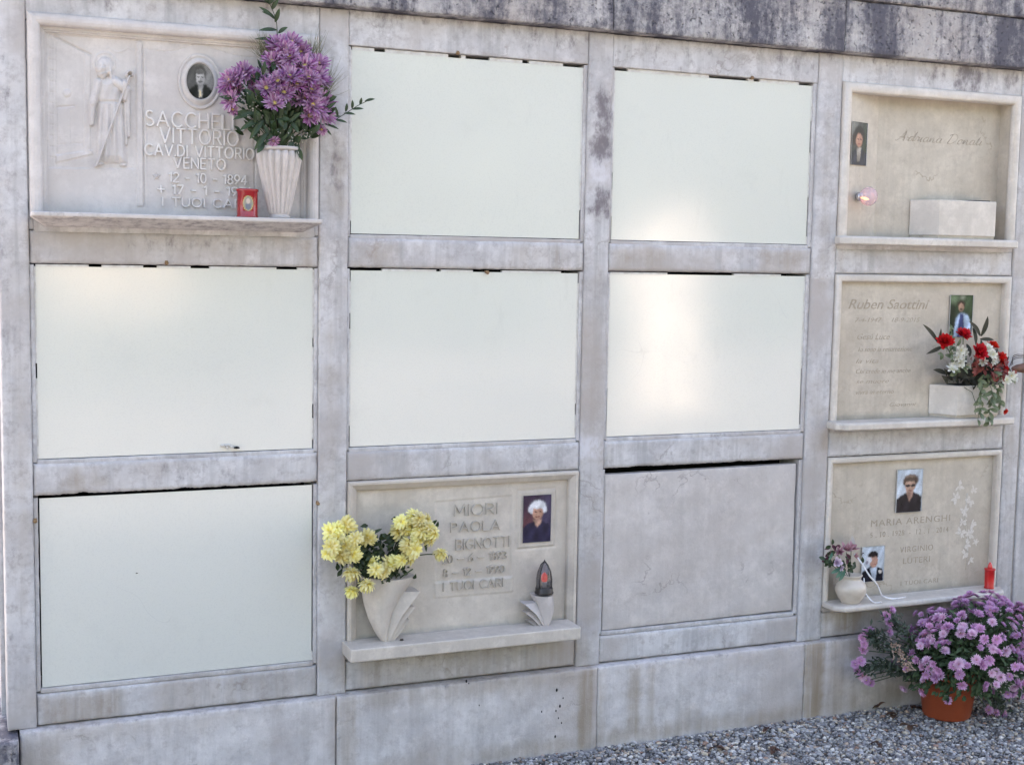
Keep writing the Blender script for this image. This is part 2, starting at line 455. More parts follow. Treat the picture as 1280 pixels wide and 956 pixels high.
# plinth
pls = [(-.058, .8355), (.8375, 1.713), (1.7135, 2.520), (2.5205, 3.462), (3.464, 4.47)]
for a, b_ in pls:
    mb = MB(); block(mb, a, b_, -.1, .270, -.028, .18, r=.007, res=.014, wob=.001); mb.build('plinth_panel', PLINTH, wall)
mb = MB()
for u, v_ in [(696, 862), (704, 872), (700, 882), (695, 888), (698, 897), (702, 903), (599, 881), (583, 851), (586, 854), (677, 889), (694, 920)]:
    p = at(u, v_, -.028); s = rnd.uniform(.0025, .005)
    lathe(mb, [(0, -s), (s * .7, -s * .6), (s, 0), (s * .6, s * .7), (0, s)], (0, 0, 0), 6)
    n = 30
    for q in range(len(mb.v) - n, len(mb.v)):
        x, y, z = mb.v[q]; mb.v[q] = (p.x + x * .7, p.y + y * .5, p.z + z * 1.3)
mb.build('lichen_spot', BLACK, wall)
# coping courses
cx = [-.12, 1.705, 2.573, 3.44, 4.5]
for a, b_ in zip(cx[:-1], cx[1:]):
    mb = MB(); block(mb, a + .001, b_ - .001, 2.304, 2.475, -.045, .3, r=.006, res=.014, wob=.0014); mb.build('coping_block', COPING, wall)
for a, b_ in ((-.12, 1.2), (1.2, 2.31), (2.31, 3.345), (3.345, 4.5)):
    mb = MB(); block(mb, a + .001, b_ - .001, 2.478, 2.78, -.055, .3, r=.006, res=.02, wob=.0014); mb.build('coping_block', COPING, wall)
mb = MB(); box(mb, -.14, 7.54, -.09, 1.7, 3.10, 3.2); box(mb, -.12, 7.5, -.03, .2, 2.782, 3.099); mb.build('wall_cap', COPING, wall)

# rough kerb stone at the left end
kb = MB(); block(kb, -.42, -.062, -.1, .262, -.075, .4, r=.012, res=.012, wob=.003, marks=False)
ko = kb.build('end_stone', [COPING]); tag(ko, 'rough block with a pale flat top at the bottom left corner of the wall', 'stone block')

# ------------------------------------------------------------------ white boards, closing slab
def board(c_, r_, label, gaps_top, gaps_l=(), gaps_r=(), clips=(), open_top=False, open_l=False, open_r=False, grp='white boards closing empty niches'):
    x0, x1 = OX[c_]; z0, z1 = OZ[r_]
    rt = thing('niche_board', label, 'board', ((x0 + x1) / 2, .01, z0), grp)
    L = rel(rt)
    gt = .0035 if open_top else (.0095 if r_ == 0 else .006)
    gs = .004
    mb = MB(); X0, X1, Z0, Z1 = x0 + gs - L.x, x1 - gs - L.x, .0015, z1 - gt - z0
    nx, nz = 24, 18
    vs = []
    for j in range(nz + 1):
        for i in range(nx + 1):
            a = i / nx; c = j / nz
            vs.append((X0 + (X1 - X0) * a, -.0015 * math.sin(math.pi * a) * math.sin(math.pi * c) * (1 + .3 * c_ - .2 * r_), Z0 + (Z1 - Z0) * c))
    fs = [(j * (nx + 1) + i, j * (nx + 1) + i + 1, (j + 1) * (nx + 1) + i + 1, (j + 1) * (nx + 1) + i) for j in range(nz) for i in range(nx)]
    mb.add(vs, fs)
    box(mb, X0, X1, .0005, .006, Z0, Z1)
    mb.build('panel', BOARD, rt)
    # sealant beads between the gaps
    def bead(*q):
        sb = MB(); box(sb, *q); sb.build('sealant_bead', SEAL, rt)
    def runs(gaps):
        last = 0.
        for a, b_ in sorted(gaps):
            if a > last: yield last, a
            last = b_
        if last < 1: yield last, 1.
    if not open_top:
        for a, b_ in runs(gaps_top): bead( X0 + (X1 - X0) * a, X0 + (X1 - X0) * b_, -.001, .012, Z1 - .0005, Z1 + gt - .0005)
    if not open_l:
        for a, b_ in runs(gaps_l): bead( X0 - gs + .0002, X0 + .0005, -.001, .012, Z0 + (Z1 - Z0) * (1 - b_), Z0 + (Z1 - Z0) * (1 - a))
    if not open_r:
        for a, b_ in runs(gaps_r): bead( X1 - .0005, X1 + gs - .0002, -.001, .012, Z0 + (Z1 - Z0) * (1 - b_), Z0 + (Z1 - Z0) * (1 - a))
    for u, v_ in clips:
        p = at(u, v_, 0) - L
        cb = MB(); s = .006
        lathe(cb, [(0, -.004), (s * .8, -.0035), (s, 0), (s * .9, .003), (0, .004)], (0, 0, 0), 10)
        vv = [(p.x + x, p.y - .004 + z, p.z + y * .9) for x, y, z in cb.v]; cb.v = vv
        box(cb, p.x - .004, p.x + .004, p.y - .003, p.y + .014, p.z - .002, p.z + .007)
        cb.build('clip', RUST, rt)
    return rt
board(1, 0, 'white board in the top row, left of the lichen stained pillar', [(.09, .135), (.40, .455), (.475, .58), (.725, .755), (.91, 1)], [(.93, 1)], [(.83, 1)], [(572, 67)])
board(2, 0, 'white board in the top row, right of the lichen stained pillar', [(0, .06), (.46, .66), (.69, .72), (.93, 1)], [(.6, .7), (.86, 1)], [(.22, .42), (.7, .95)], [(940, 98)])
b21 = board(0, 1, 'white board directly under the niche with the purple flower vase', [(.18, .225), (.37, .42), (.54, .61), (.86, .94)], [(.5, .58)], [(.38, .43), (.75, .83), (.95, 1)], [(208, 329)])
board(1, 1, 'white board directly above the niche with the yellow flowers', [(0, .13), (.36, .38), (.52, .65), (.92, 1)], [(0, .06), (.24, .33), (.88, 1)], [(0, .06), (.79, .86)], [(609, 341)])
board(2, 1, 'shiny white board with a bright reflection, above the unfinished grey slab', [(.28, .62), (.87, 1)], [(.7, 1)], [(.6, .97)], [])
b31 = board(0, 2, 'white board with dark open joints at the bottom left of the wall', [], clips=[(44, 651), (397, 629)], open_top=True, open_l=True, open_r=False, gaps_r=[(.0, .95)])
# chipped corner of the board under the vase niche
p = at(286, 559, .004) - rel(b21); mb = MB()
for _ in range(6):
    q = p + Vector((rnd.uniform(-.02, .02), rnd.uniform(-.004, .002), rnd.uniform(-.002, .008)))
    lathe(mb, [(0, -.004), (rnd.uniform(.003, .006), -.002), (rnd.uniform(.003, .007), .002), (0, .005)], q, 6)
mb.build('plaster_crumb', SEAL, b21)
mb = MB(); lathe(mb, [(0, -.004), (.009, -.002), (.007, .002), (0, .004)], p + Vector((.022, -.004, -.001)), 7); mb.build('dark_chip', BLACK, b21)
mb = MB(); q = at(171, 716, .008) - rel(b31); lathe(mb, [(0, -.0015), (.004, 0), (0, .0015)], q, 6); mb.build('speck', BLACK, b31)

x0, x1 = OX[2]; z0, z1 = OZ[2]
mb = MB(); block(mb, x0 + .006 , x1 - .006, z0 + .001, z1 - .019, .009, .03, r=.003, res=.03, wob=.0012, marks=False)
cs = MB(); cs.v = [(x - x0, y, z - z0) for x, y, z in mb.v]; cs.f = mb.f; cs.m = mb.m; cs.sm = mb.sm; cs.t = mb.t
o = cs.build('closing_slab', [ROUGH]); o.location = (x0, 0, z0)
# the slab sits slightly crooked: the black gap above is wider on the left
o.rotation_euler.y = -.006
tag(o, 'bare grey veined slab with a wide black gap along its top, nothing written on it', 'stone slab')
# plain slabs for the next bay
for r_, (z0, z1) in enumerate(OZ):
    mb = MB(); block(mb, 3.604, 4.356, z0 + .001, z1 - .004, .012, .03, r=.003, res=.05, wob=.0006, marks=False)
    o = mb.build('closing_slab', [SLAB_G]); tag(o, 'plain closing slab of the next bay, number %s from the top, outside the right edge' % ('one', 'two', 'three')[r_], 'stone slab', 'closing slabs of the next bay')

# ------------------------------------------------------------------ plaque helpers
def frame_mb(x0, x1, z0, z1, prof):
    """moulding swept up the left side, over the top and down the right side; prof = (inward, y)"""
    mb = MB(); vs = []; fs = []
    n = len(prof)
    st = []
    for k_ in range(4):
        for u, y in prof:
            if k_ == 0: st.append((x0 + u, y, z0))
            if k_ == 1: st.append((x0 + u, y, z1 - u))
            if k_ == 2: st.append((x1 - u, y, z1 - u))
            if k_ == 3: st.append((x1 - u, y, z0))
    for k_ in range(3):
        for i in range(n - 1):
            fs.append((k_ * n + i, k_ * n + i + 1, (k_ + 1) * n + i + 1, (k_ + 1) * n + i))
    mb.add(st, fs, 0, False)
    return mb

def roundprof(w_, p, yin, y0=0.004, n=7):
    pts = [(0, y0)]
    for i in range(n + 1):
        a = math.pi * i / n
        pts.append((w_ / 2 - w_ / 2 * math.cos(a), -p * math.sin(a) ** .8 - .001))
    pts.append((w_, yin)); return pts

def smoothed(mb, ang=35):
    return mb

def ledge_mb(x0, x1, levels, ch, yb=.004, under=0.):
    """levels: (z, projection, side inset) from the bottom up"""
    vs = []; fs = []
    for z, p, ins in levels:
        a, b_ = x0 + ins, x1 - ins
        vs += [(a, yb, z), (a, -p + ch, z), (a + ch, -p, z), (b_ - ch, -p, z), (b_, -p + ch, z), (b_, yb, z)]
    for k_ in range(len(levels) - 1):
        for i in range(6):
            j = (i + 1) % 6
            fs.append((k_ * 6 + i, k_ * 6 + j, k_ * 6 + 6 + j, k_ * 6 + 6 + i))
    fs.append((5, 4, 3, 2, 1, 0)); fs.append(tuple(range(len(vs) - 6, len(vs))))
    mb = MB(); mb.add(vs, fs, 0, False, [(under if i < 12 else 0, 0, 0) for i in range(len(vs))]); return mb  # under: underside shade put into the dark stain channel

def shift(mb, L):
    mb.v = [(x - L[0], y - L[1], z - L[2]) for x, y, z in mb.v]; return mb

def bevelmod(o, w_=.002, seg=2):
    b_ = o.modifiers.new('bevel', 'BEVEL'); b_.width = w_; b_.segments = seg; b_.limit_method = 'ANGLE'; b_.angle_limit = math.radians(28)
    return o

def text_obj(name, s, x0, x1, z0, z1, y, depth, mat, parent, bold=0.0, shear=0.0, spacing=1.0, bevel=0.0, tilt=0.0, L=None):
    cu = bpy.data.curves.new(name, 'FONT'); cu.body = s; cu.size = 1; cu.resolution_u = 3
    cu.extrude = .02; cu.offset = bold; cu.shear = shear; cu.space_character = spacing
    if bevel: cu.bevel_depth = bevel; cu.bevel_resolution = 1
    to = bpy.data.objects.new('tmp_text', cu); COL.objects.link(to)
    dg = bpy.context.evaluated_depsgraph_get(); dg.update()
    me = bpy.data.meshes.new_from_object(to.evaluated_get(dg))
    bpy.data.objects.remove(to); bpy.data.curves.remove(cu)
    n = len(me.vertices); co = np.zeros(n * 3); me.vertices.foreach_get('co', co); co = co.reshape(-1, 3)
    a, b_ = co.min(0), co.max(0)
    if L is None: L = rel(parent)
    out = np.zeros_like(co)
    fx = (co[:, 0] - a[0]) / (b_[0] - a[0])
    # keep the caps' height on the measured rows even where commas or descenders hang lower
    cap0, cap1 = 0.0, .715
    if s.islower() or any(ch in s for ch in 'gjpqy'): pass
    fz = (co[:, 1] - cap0) / (cap1 - cap0)
    fy = (co[:, 2] - a[2]) / max(1e-6, b_[2] - a[2])
    out[:, 0] = x0 + fx * (x1 - x0) - L[0]
    out[:, 2] = z0 + fz * (z1 - z0) + tilt * fx - L[2]
    out[:, 1] = y - fy * depth - L[1]
    # mirror-safe: text was facing +z, now faces -y
    me.vertices.foreach_set('co', out.ravel()); me.update()
    me.materials.clear(); me.materials.append(mat)
    me.name = name
    o = bpy.data.objects.new(name, me); COL.objects.link(o); o.parent = parent
    return o

def arc(cx_, cy_, rx_, ry_, a0, a1, n=9):
    return [(cx_ + rx_ * math.cos(math.radians(a0 + (a1 - a0) * i / n)), cy_ + ry_ * math.sin(math.radians(a0 + (a1 - a0) * i / n))) for i in range(n + 1)]
SF = {   # single-stroke capitals and figures: width, strokes
 'A': (.78, [[(0, 0), (.39, 1), (.78, 0)], [(.15, .34), (.63, .34)]]),
 'B': (.6, [[(0, 0), (0, 1), (.3, 1)] + arc(.3, .76, .24, .24, 90, -90) + [(0, .52)], [(.3, .52)] + arc(.32, .26, .28, .26, 90, -90) + [(0, 0)]]),
 'C': (.72, [arc(.42, .5, .42, .5, 48, 312, 14)]),
 'D': (.68, [[(0, 0), (0, 1), (.2, 1)] + arc(.2, .5, .46, .5, 90, -90, 12) + [(0, 0)]]),
 'E': (.52, [[(.52, 0), (0, 0), (0, 1), (.52, 1)], [(0, .52), (.44, .52)]]),
 'G': (.76, [arc(.42, .5, .42, .5, 48, 330, 14) + [(.80, .45), (.46, .45)]]),
 'H': (.66, [[(0, 0), (0, 1)], [(.66, 0), (.66, 1)], [(0, .52), (.66, .52)]]),
 'I': (.0, [[(0, 0), (0, 1)]]),
 'L': (.5, [[(0, 1), (0, 0), (.5, 0)]]),
 'M': (.82, [[(0, 0), (.08, 1), (.41, .25), (.74, 1), (.82, 0)]]),
 'N': (.68, [[(0, 0), (0, 1), (.68, 0), (.68, 1)]]),
 'O': (.84, [arc(.42, .5, .42, .5, 90, 450, 20)]),
 'P': (.56, [[(0, 0), (0, 1), (.3, 1)] + arc(.3, .74, .26, .26, 90, -90) + [(0, .48)]]),
 'R': (.6, [[(0, 0), (0, 1), (.3, 1)] + arc(.3, .74, .26, .26, 90, -90) + [(0, .48)], [(.3, .48), (.6, 0)]]),
 'S': (.54, [arc(.28, .75, .25, .25, 50, 270, 10) + arc(.27, .25, .27, .25, 90, -140, 10)]),
 'T': (.64, [[(0, 1), (.64, 1)], [(.32, 1), (.32, 0)]]),
 'U': (.64, [[(0, 1), (0, .32)] + arc(.32, .32, .32, .32, 180, 360) + [(.64, 1)]]),
 'V': (.74, [[(0, 1), (.37, 0), (.74, 1)]]),
 '0': (.56, [arc(.28, .5, .28, .5, 90, 450, 18)]),
 '1': (.22, [[(0, .82), (.2, 1), (.2, 0)]]),
 '2': (.54, [arc(.27, .73, .27, .27, 165, -25, 9) + [(0, 0), (.54, 0)]]),
 '3': (.5, [arc(.24, .75, .24, .25, 140, -80, 9) + arc(.24, .27, .27, .27, 80, -140, 9)]),
 '4': (.58, [[(.42, 0), (.42, 1), (0, .3), (.58, .3)]]),
 '6': (.54, [[(.46, 1)] + arc(.27, .3, .27, .3, 150, 510, 16)]),
 '7': (.52, [[(0, 1), (.52, 1), (.16, 0)]]),
 '8': (.52, [arc(.26, .76, .22, .24, -90, 270, 14), arc(.26, .26, .26, .26, 90, 450, 14)]),
 '9': (.54, [[(.1, 0)] + arc(.27, .7, .27, .3, -30, 330, 16)]),
 '-': (.4, [[(0, .45), (.4, .45)]]), '=': (.75, [[(0, .45), (.75, .45)]]), '+': (.56, [[(0, .5), (.56, .5)], [(.28, .1), (.28, .9)]]),
 '.': (.02, [[(0, .04), (.02, .04)]]), ' ': (.34, []),
}
def raised(name, s, u0, u1, vt, vb, y, rad, proud, mat, parent, gap=.26):
    a = at(u0, vt, y); b_ = at(u0, vb, y); c = at(u1, vb, y); L_ = rel(parent)
    h_ = a.z - b_.z; tot = sum(SF[ch][0] for ch in s) + gap * (len(s) - 1); sc = (c.x - a.x) / tot; x = 0; mb = MB(); sid = 0; proud0 = proud
    for ch in s:
        w_, strokes = SF[ch]
        for stq in strokes:
            for p_, q_ in zip(stq[:-1], stq[1:]):
                P_ = Vector((a.x + (x + p_[0]) * sc, y, b_.z + p_[1] * h_)) - L_; Q_ = Vector((a.x + (x + q_[0]) * sc, y, b_.z + q_[1] * h_)) - L_
                d_ = Q_ - P_
                if d_.length < 1e-6: continue
                d_.normalize(); n_ = Vector((-d_.z, 0, d_.x)); sid = sid + 1; proud = proud0 + (sid % 9) * .00011; P2 = P_ - d_ * rad * .55; Q2 = Q_ + d_ * rad * .55
                vs = []
                for E_, k_ in ((P2, 1), (Q2, -1)):
                    vs += [E_ + n_ * rad, E_ + n_ * rad * .72 + Vector((0, -proud, 0)) + d_ * k_ * rad * .2, E_ - n_ * rad * .72 + Vector((0, -proud, 0)) + d_ * k_ * rad * .2, E_ - n_ * rad]
                mb.add(vs, [(0, 1, 5, 4), (1, 2, 6, 5), (2, 3, 7, 6), (0, 3, 2, 1), (4, 5, 6, 7)], 0, False)
        x += w_ + gap
    return mb.build(name, [mat], parent)

def pxtext(name, s, u0, u1, vt, vb, y, depth, mat, parent, **kw):
    a = at(u0, vt, y); b_ = at(u0, vb, y); c = at(u1, vb, y)
    return text_obj(name, s, a.x, c.x, b_.z, a.z, y, depth, mat, parent, **kw)

def picture(name, P00, ex, ez, w_, h_, shapes, bgcol, parent, thick=.003, res=80, oval=False, rough=.12, mat=None):
    """flat printed picture; shapes painted in order as soft ellipses / polygons in unit coordinates (x right, y down)"""
    nx = res; nz = max(8, int(res * h_ / w_))
    gx, gz = np.meshgrid(np.linspace(0, 1, nx + 1), np.linspace(0, 1, nz + 1))
    X, Y = gx.ravel(), gz.ravel()
    colr = np.zeros((len(X), 3))
    for i in range(3):
        colr[:, i] = bgcol[0][i] * (1 - Y) + bgcol[1][i] * Y
    X0_, Y0_ = X.copy(), Y.copy(); sd = len(shapes) * 1.7 + w_ * 90
    X = X0_ + .006 * np.sin(Y0_ * 31 + sd) + .005 * np.sin(Y0_ * 67 + X0_ * 23 + sd) + .004 * np.sin(X0_ * 90 - Y0_ * 71)
    Y = Y0_ + .005 * np.sin(X0_ * 37 + sd * 2) + .004 * np.sin(X0_ * 79 - Y0_ * 29) + .003 * np.sin(X0_ * 103 + Y0_ * 88)
    for sh in shapes:
        if sh[0] == 'e':
            _, cx_, cy_, rx_, ry_, col_, soft = sh; soft *= 1.9
            if rx_ > .1 and sum(col_) > .35: col_ = np.array(col_)[None, :] * (1.12 - .45 * np.clip((X - cx_) / rx_ * .5 + (Y - cy_) / ry_ * .35 + .3, 0, 1))[:, None]
            d = np.sqrt(((X - cx_) / rx_) ** 2 + ((Y - cy_) / ry_) ** 2)
            a = 1 / (1 + np.exp(np.clip((d - 1) / soft * 4, -30, 30)))
        else:
            _, pts, col_, soft = sh; soft *= 1.6
            if max(col_) > .004: col_ = np.array(col_)[None, :] * (1 + .35 * np.sin(X * 14 + Y * 5 + sd) * np.sin(Y * 11 - X * 4))[:, None]
            inside = np.zeros(len(X), bool); dmin = np.full(len(X), 9.)
            for (xa, ya), (xb, yb) in zip(pts, pts[1:] + pts[:1]):
                with np.errstate(divide='ignore', invalid='ignore'):
                    c_ = ((ya > Y) != (yb > Y)) & (X < (xb - xa) * (Y - ya) / ((yb - ya) if yb != ya else 1e-9) + xa)
                inside ^= c_
                dx, dy = xb - xa, yb - ya; l2 = dx * dx + dy * dy + 1e-12
                t_ = np.clip(((X - xa) * dx + (Y - ya) * dy) / l2, 0, 1)
                dmin = np.minimum(dmin, np.hypot(X - xa - t_ * dx, Y - ya - t_ * dy))
            sd_ = np.where(inside, dmin, -dmin)
            a = 1 / (1 + np.exp(np.clip(-sd_ / soft * 4, -30, 30)))
        colr = colr * (1 - a[:, None]) + np.array(col_) * a[:, None]
    rg = np.random.RandomState(3)
    colr = np.clip(colr * (1 + .10 * rg.randn(len(X), 1)), 0, 1)
    X, Y = X0_, Y0_
    shade = 1 + .14 * np.sin(X * 9 + sd) * np.sin(Y * 7 + 1) + .10 * np.sin(X * 21 + Y * 17 + sd)
    colr = np.clip(colr * shade[:, None], 0, 1)
    P00 = Vector(P00); ex = Vector(ex); ez = Vector(ez)
    nrm = ez.cross(ex); nrm.normalize()         # towards the viewer
    if oval:
        # map the square onto an oval
        ax, ay = 2 * X - 1, 2 * Y - 1
        ox = ax * np.sqrt(1 - ay * ay / 2); oy = ay * np.sqrt(1 - ax * ax / 2)
        U, V_ = (ox + 1) / 2, (oy + 1) / 2
    else: U, V_ = X, Y
    if oval:
        # resample colour at the oval position so that the picture is not warped
        ii = np.clip((V_ * nz).round().astype(int), 0, nz); jj = np.clip((U * nx).round().astype(int), 0, nx)
        colr = colr.reshape(nz + 1, nx + 1, 3)[ii, jj]
    vs = [P00 + ex * (w_ * u) + ez * (-h_ * v_) for u, v_ in zip(U, V_)]
    dome = [ (1 - (2 * u - 1) ** 2) * (1 - (2 * v_ - 1) ** 2) * .002 for u, v_ in zip(U, V_)] if oval else [0] * len(U)
    vs = [p_ + nrm * d for p_, d in zip(vs, dome)]
    fs = [(j * (nx + 1) + i, (j + 1) * (nx + 1) + i, (j + 1) * (nx + 1) + i + 1, j * (nx + 1) + i + 1) for j in range(nz) for i in range(nx)]
    mb = MB(); mb.add(vs, fs, 0, True, [tuple(c_) for c_ in colr])
    ring = [i for i in range(nx + 1)] + [(j) * (nx + 1) + nx for j in range(1, nz + 1)] + [nz * (nx + 1) + i for i in range(nx - 1, -1, -1)] + [j * (nx + 1) for j in range(nz - 1, 0, -1)]
    rv = [vs[i] for i in ring]; bv = [p_ - nrm * thick for p_ in rv]; n = len(ring)
    mb.add(rv + bv, [(i, (i + 1) % n, n + (i + 1) % n, n + i) for i in range(n)] , 1, False)
    return mb.build(name, [mat or PIC, EDGE], parent)
PIC = picmat('glazed_photo_print')
EDGE = plain('white_ceramic', (.7, .7, .7), .2)

EX, EZ = Vector((1, 0, 0)), Vector((0, 0, 1))
def pic_px(name, u0, v0, u1, v1, y, shapes, bgc, parent, **kw):
    a = at(u0, v0, y); b_ = at(u1, v1, y); L = rel(parent)
    return picture(name, a - L, EX, EZ, b_.x - a.x, a.z - b_.z, shapes, bgc, parent, **kw)

# ------------------------------------------------------------------ plaque, top left: relief, oval photo
pq = thing('memorial_plaque', 'white marble plaque with a robed figure in relief and an oval portrait', 'memorial plaque', (.386, 0, 1.66), 'carved memorial plaques')
L = rel(pq)
prof = roundprof(.034, .016, .008) + [(.0345, .008), (.042, .008), (.0425, .013), (.047, .013), (.0475, .024)]
o = shift(frame_mb(-.009, .782, 1.690, 2.222, prof), L).build('frame', [SLAB_W], pq); bevelmod(o, .001, 1)
YS = .020
# relief as one height field over the whole slab
def seg_d(X, Y, a, b_):
    dx, dy = b_[0] - a[0], b_[1] - a[1]
    t_ = np.clip(((X - a[0]) * dx + (Y - a[1]) * dy) / (dx * dx + dy * dy), 0, 1)
    return np.hypot(X - a[0] - t_ * dx, Y - a[1] - t_ * dy), t_
def poly_sd(X, Y, pts):
    inside = np.zeros(X.shape, bool); dmin = np.full(X.shape, 1e3)
    for (xa, ya), (xb, yb) in zip(pts, pts[1:] + pts[:1]):
        inside ^= ((ya > Y) != (yb > Y)) & (X < (xb - xa) * (Y - ya) / ((yb - ya) if yb != ya else 1e-9) + xa)
        dmin = np.minimum(dmin, seg_d(X, Y, (xa, ya), (xb, yb))[0])
    return np.where(inside, dmin, -dmin)
xa, xb = .036, .742; za, zb = 1.690, 2.185
nx, nz = 420, 300
gx, gz = np.meshgrid(np.linspace(xa, xb, nx), np.linspace(za, zb, nz))
uu, vv = px(np.stack([gx, np.full_like(gx, YS), gz], -1))
cx_, cy_ = (uu - 50) * 3.983, (vv - 30) * 3.983
sm = lambda d, w_: np.clip(d / w_ + .5, 0, 1) ** 2 * (3 - 2 * np.clip(d / w_ + .5, 0, 1))
Hh = np.zeros_like(gx)
Hh += .0030 * np.clip(1.2 - np.abs(poly_sd(uu, vv, [(170, 52), (178, 52.5), (180, 258), (172, 258)])) / 2, 0, 1) * 0 + .0030 * sm(poly_sd(uu, vv, [(169.5, 52), (177.5, 52.5), (179.5, 258), (171.5, 258)]), 1.6)
fld = poly_sd(cx_, cy_, [(42, 52), (482, 78), (484, 722), (44, 716)])
Hh += -.0028 * sm(fld, 8)
wallp = poly_sd(cx_, cy_, [(82, 62), (245, 150), (245, 640), (82, 690)])
Hh += -.0008 * sm(wallp, 5)
groove = lambda a, b_, w_, d_: -d_ * np.exp(-(seg_d(cx_, cy_, a, b_)[0] / w_) ** 2)
Hh += groove((70, 60), (250, 152), 5, .0035) + groove((78, 60), (78, 700), 3.5, .0014)
for q in range(62, 700, 54): Hh += groove((44, q + 6), (76, q + 10), 3, .0012)
for q in range(120, 700, 54): Hh += groove((60, q), (60, q + 27), 2.5, .0007)
jamb = poly_sd(cx_, cy_, [(222, 140), (250, 150), (250, 636), (222, 630)]); Hh += .0022 * sm(jamb, 7)
Hh += groove((84, 414), (170, 408), 5, .0020) + groove((84, 414), (84, 640), 3, .001) + groove((84, 600), (215, 592), 3, .0009) + groove((150, 420), (150, 600), 3, .0006)
Hh += .0028 * sm(poly_sd(cx_, cy_, [(78, 655), (262, 628), (262, 650), (78, 690)]), 10)
kn = np.hypot(cx_ - 135, cy_ - 345); Hh += .0035 * np.sqrt(np.clip(1 - (kn / 20) ** 2, 0, 1))
# hills behind
Hh += .001 * np.exp(-((cy_ - 118 - 22 * np.abs(np.sin((cx_ - 340) / 32))) / 5) ** 2) * ((cx_ > 330) & (cx_ < 480))
F = np.zeros_like(gx)
def ell(c0, c1, r0, r1, h):
    global F
    d = np.sqrt(((cx_ - c0) / r0) ** 2 + ((cy_ - c1) / r1) ** 2)
    F = np.maximum(F, h * np.sqrt(np.clip(1 - d * d, 0, 1)))
def cap(a, b_, ra, rb, h):
    global F
    d, t_ = seg_d(cx_, cy_, a, b_); r_ = ra + (rb - ra) * t_
    F = np.maximum(F, h * np.sqrt(np.clip(1 - (d / r_) ** 2, 0, 1)))
# halo
hd = np.hypot(cx_ - 322, (cy_ - 195)); Hh += .0020 * np.exp(-((hd - 52) / 5) ** 2) + .0008 * sm(52 - hd, 8)
robe = poly_sd(cx_, cy_, [(286, 275), (375, 262), (400, 320), (412, 420), (425, 560), (432, 692), (288, 690), (286, 560), (290, 400), (280, 330)])
fold = .0013 * np.sin((cx_ - 360) / (5.0 + .006 * (cy_ - 380))) * np.clip((cy_ - 385) / 60, 0, 1) * (1 - .5 * np.clip((cx_ - 380) / 60, 0, 1))
fold += .0006 * np.sin(cx_ / 9 + cy_ / 22) * np.clip((390 - cy_) / 60, 0, 1)
F = np.where(robe > -4, np.maximum(F, (.0068 * np.sqrt(np.clip((robe + 4) / 40, 0, 1)) + fold * sm(robe, 10))), F)
F += -.0016 * np.exp(-((cy_ - 388 - (cx_ - 330) * .02) / 6) ** 2) * (robe > 0)
cap((292, 292), (262, 400), 22, 20, .0075); cap((262, 400), (258, 500), 18, 11, .0065)          # hanging arm and sleeve
cap((376, 290), (432, 330), 26, 24, .0085); cap((432, 330), (420, 375), 22, 16, .0085)          # raised arm
cap((436, 350), (442, 560), 16, 8, .0060); cap((425, 400), (430, 600), 14, 6, .0055)            # falling sleeve
ell(420, 300, 17, 24, .0095)                                                                   # hand
cap((318, 250), (312, 262), 18, 16, .007)                                                       # neck
ell(322, 212, 40, 48, .0070); cap((345, 215), (352, 268), 13, 8, .0062)                         # hair
ell(306, 220, 27, 36, .0100); ell(304, 252, 17, 15, .0095)                                      # face, beard
for q in ((296, 214), (316, 214)): F += -.0017 * np.exp(-(((cx_ - q[0]) / 6) ** 2 + ((cy_ - q[1]) / 4) ** 2))
F += .0018 * np.exp(-(((cx_ - 304) / 4) ** 2 + ((cy_ - 226) / 9) ** 2)) - .0012 * np.exp(-(((cx_ - 303) / 9) ** 2 + ((cy_ - 243) / 2.5) ** 2))
ell(298, 697, 22, 10, .0045); ell(415, 702, 20, 9, .0045)                                       # feet
d, t_ = seg_d(cx_, cy_, (444, 262), (279, 708)); F = np.maximum(F, .0100 * np.sqrt(np.clip(1 - (d / 6.5) ** 2, 0, 1)) * (d < 6.5))
hk = np.abs(np.hypot(cx_ - 446, cy_ - 252) - 14); F = np.maximum(F, .0085 * np.sqrt(np.clip(1 - (hk / 5) ** 2, 0, 1)) * (cy_ < 262))
Hh += F * 1.7
# inscription field: sunk bar to its left, swag lines above, bar to its right
def ln(a, b_, w_=1.1, d_=.0018):
    d, _ = seg_d(uu, vv, a, b_); return -d_ * np.exp(-(d / w_) ** 2)
Hh += ln((178, 62), (180, 258), 1.2, .0024) + .0012 * np.exp(-(seg_d(uu, vv, (181, 62), (183, 258))[0] / 1.2) ** 2)
Hh += ln((318, 170), (319, 262), 1.2, .0016)
for c0, c1, sgn in (((178, 60), (248, 53), 1), ((250, 53), (332, 72), -1)):
    pts_ = []
    for i in range(9):
        a = i / 8; x_ = c0[0] + (c1[0] - c0[0]) * a; y_ = c0[1] + (c1[1] - c0[1]) * a + 8 * math.sin(math.pi * a) * (1 if sgn > 0 else .8)
        pts_.append((x_, y_))
    for a, b_ in zip(pts_[:-1], pts_[1:]): Hh = np.minimum(Hh, Hh) + 0; Hh = Hh + ln(a, b_, 1.0, .0010)
rgh = np.random.RandomState(5)
Hh *= 1.3
P = np.stack([gx - L.x, YS - Hh - L.y, gz - L.z], -1).reshape(-1, 3)
idx = np.arange(nx * nz).reshape(nz, nx)
fs = np.stack([idx[:-1, :-1], idx[:-1, 1:], idx[1:, 1:], idx[1:, :-1]], -1).reshape(-1, 4)
mb = MB(); mb.add(P.tolist(), fs.tolist(), 0, True)
mb.build('relief_slab', [SLAB_W], pq)
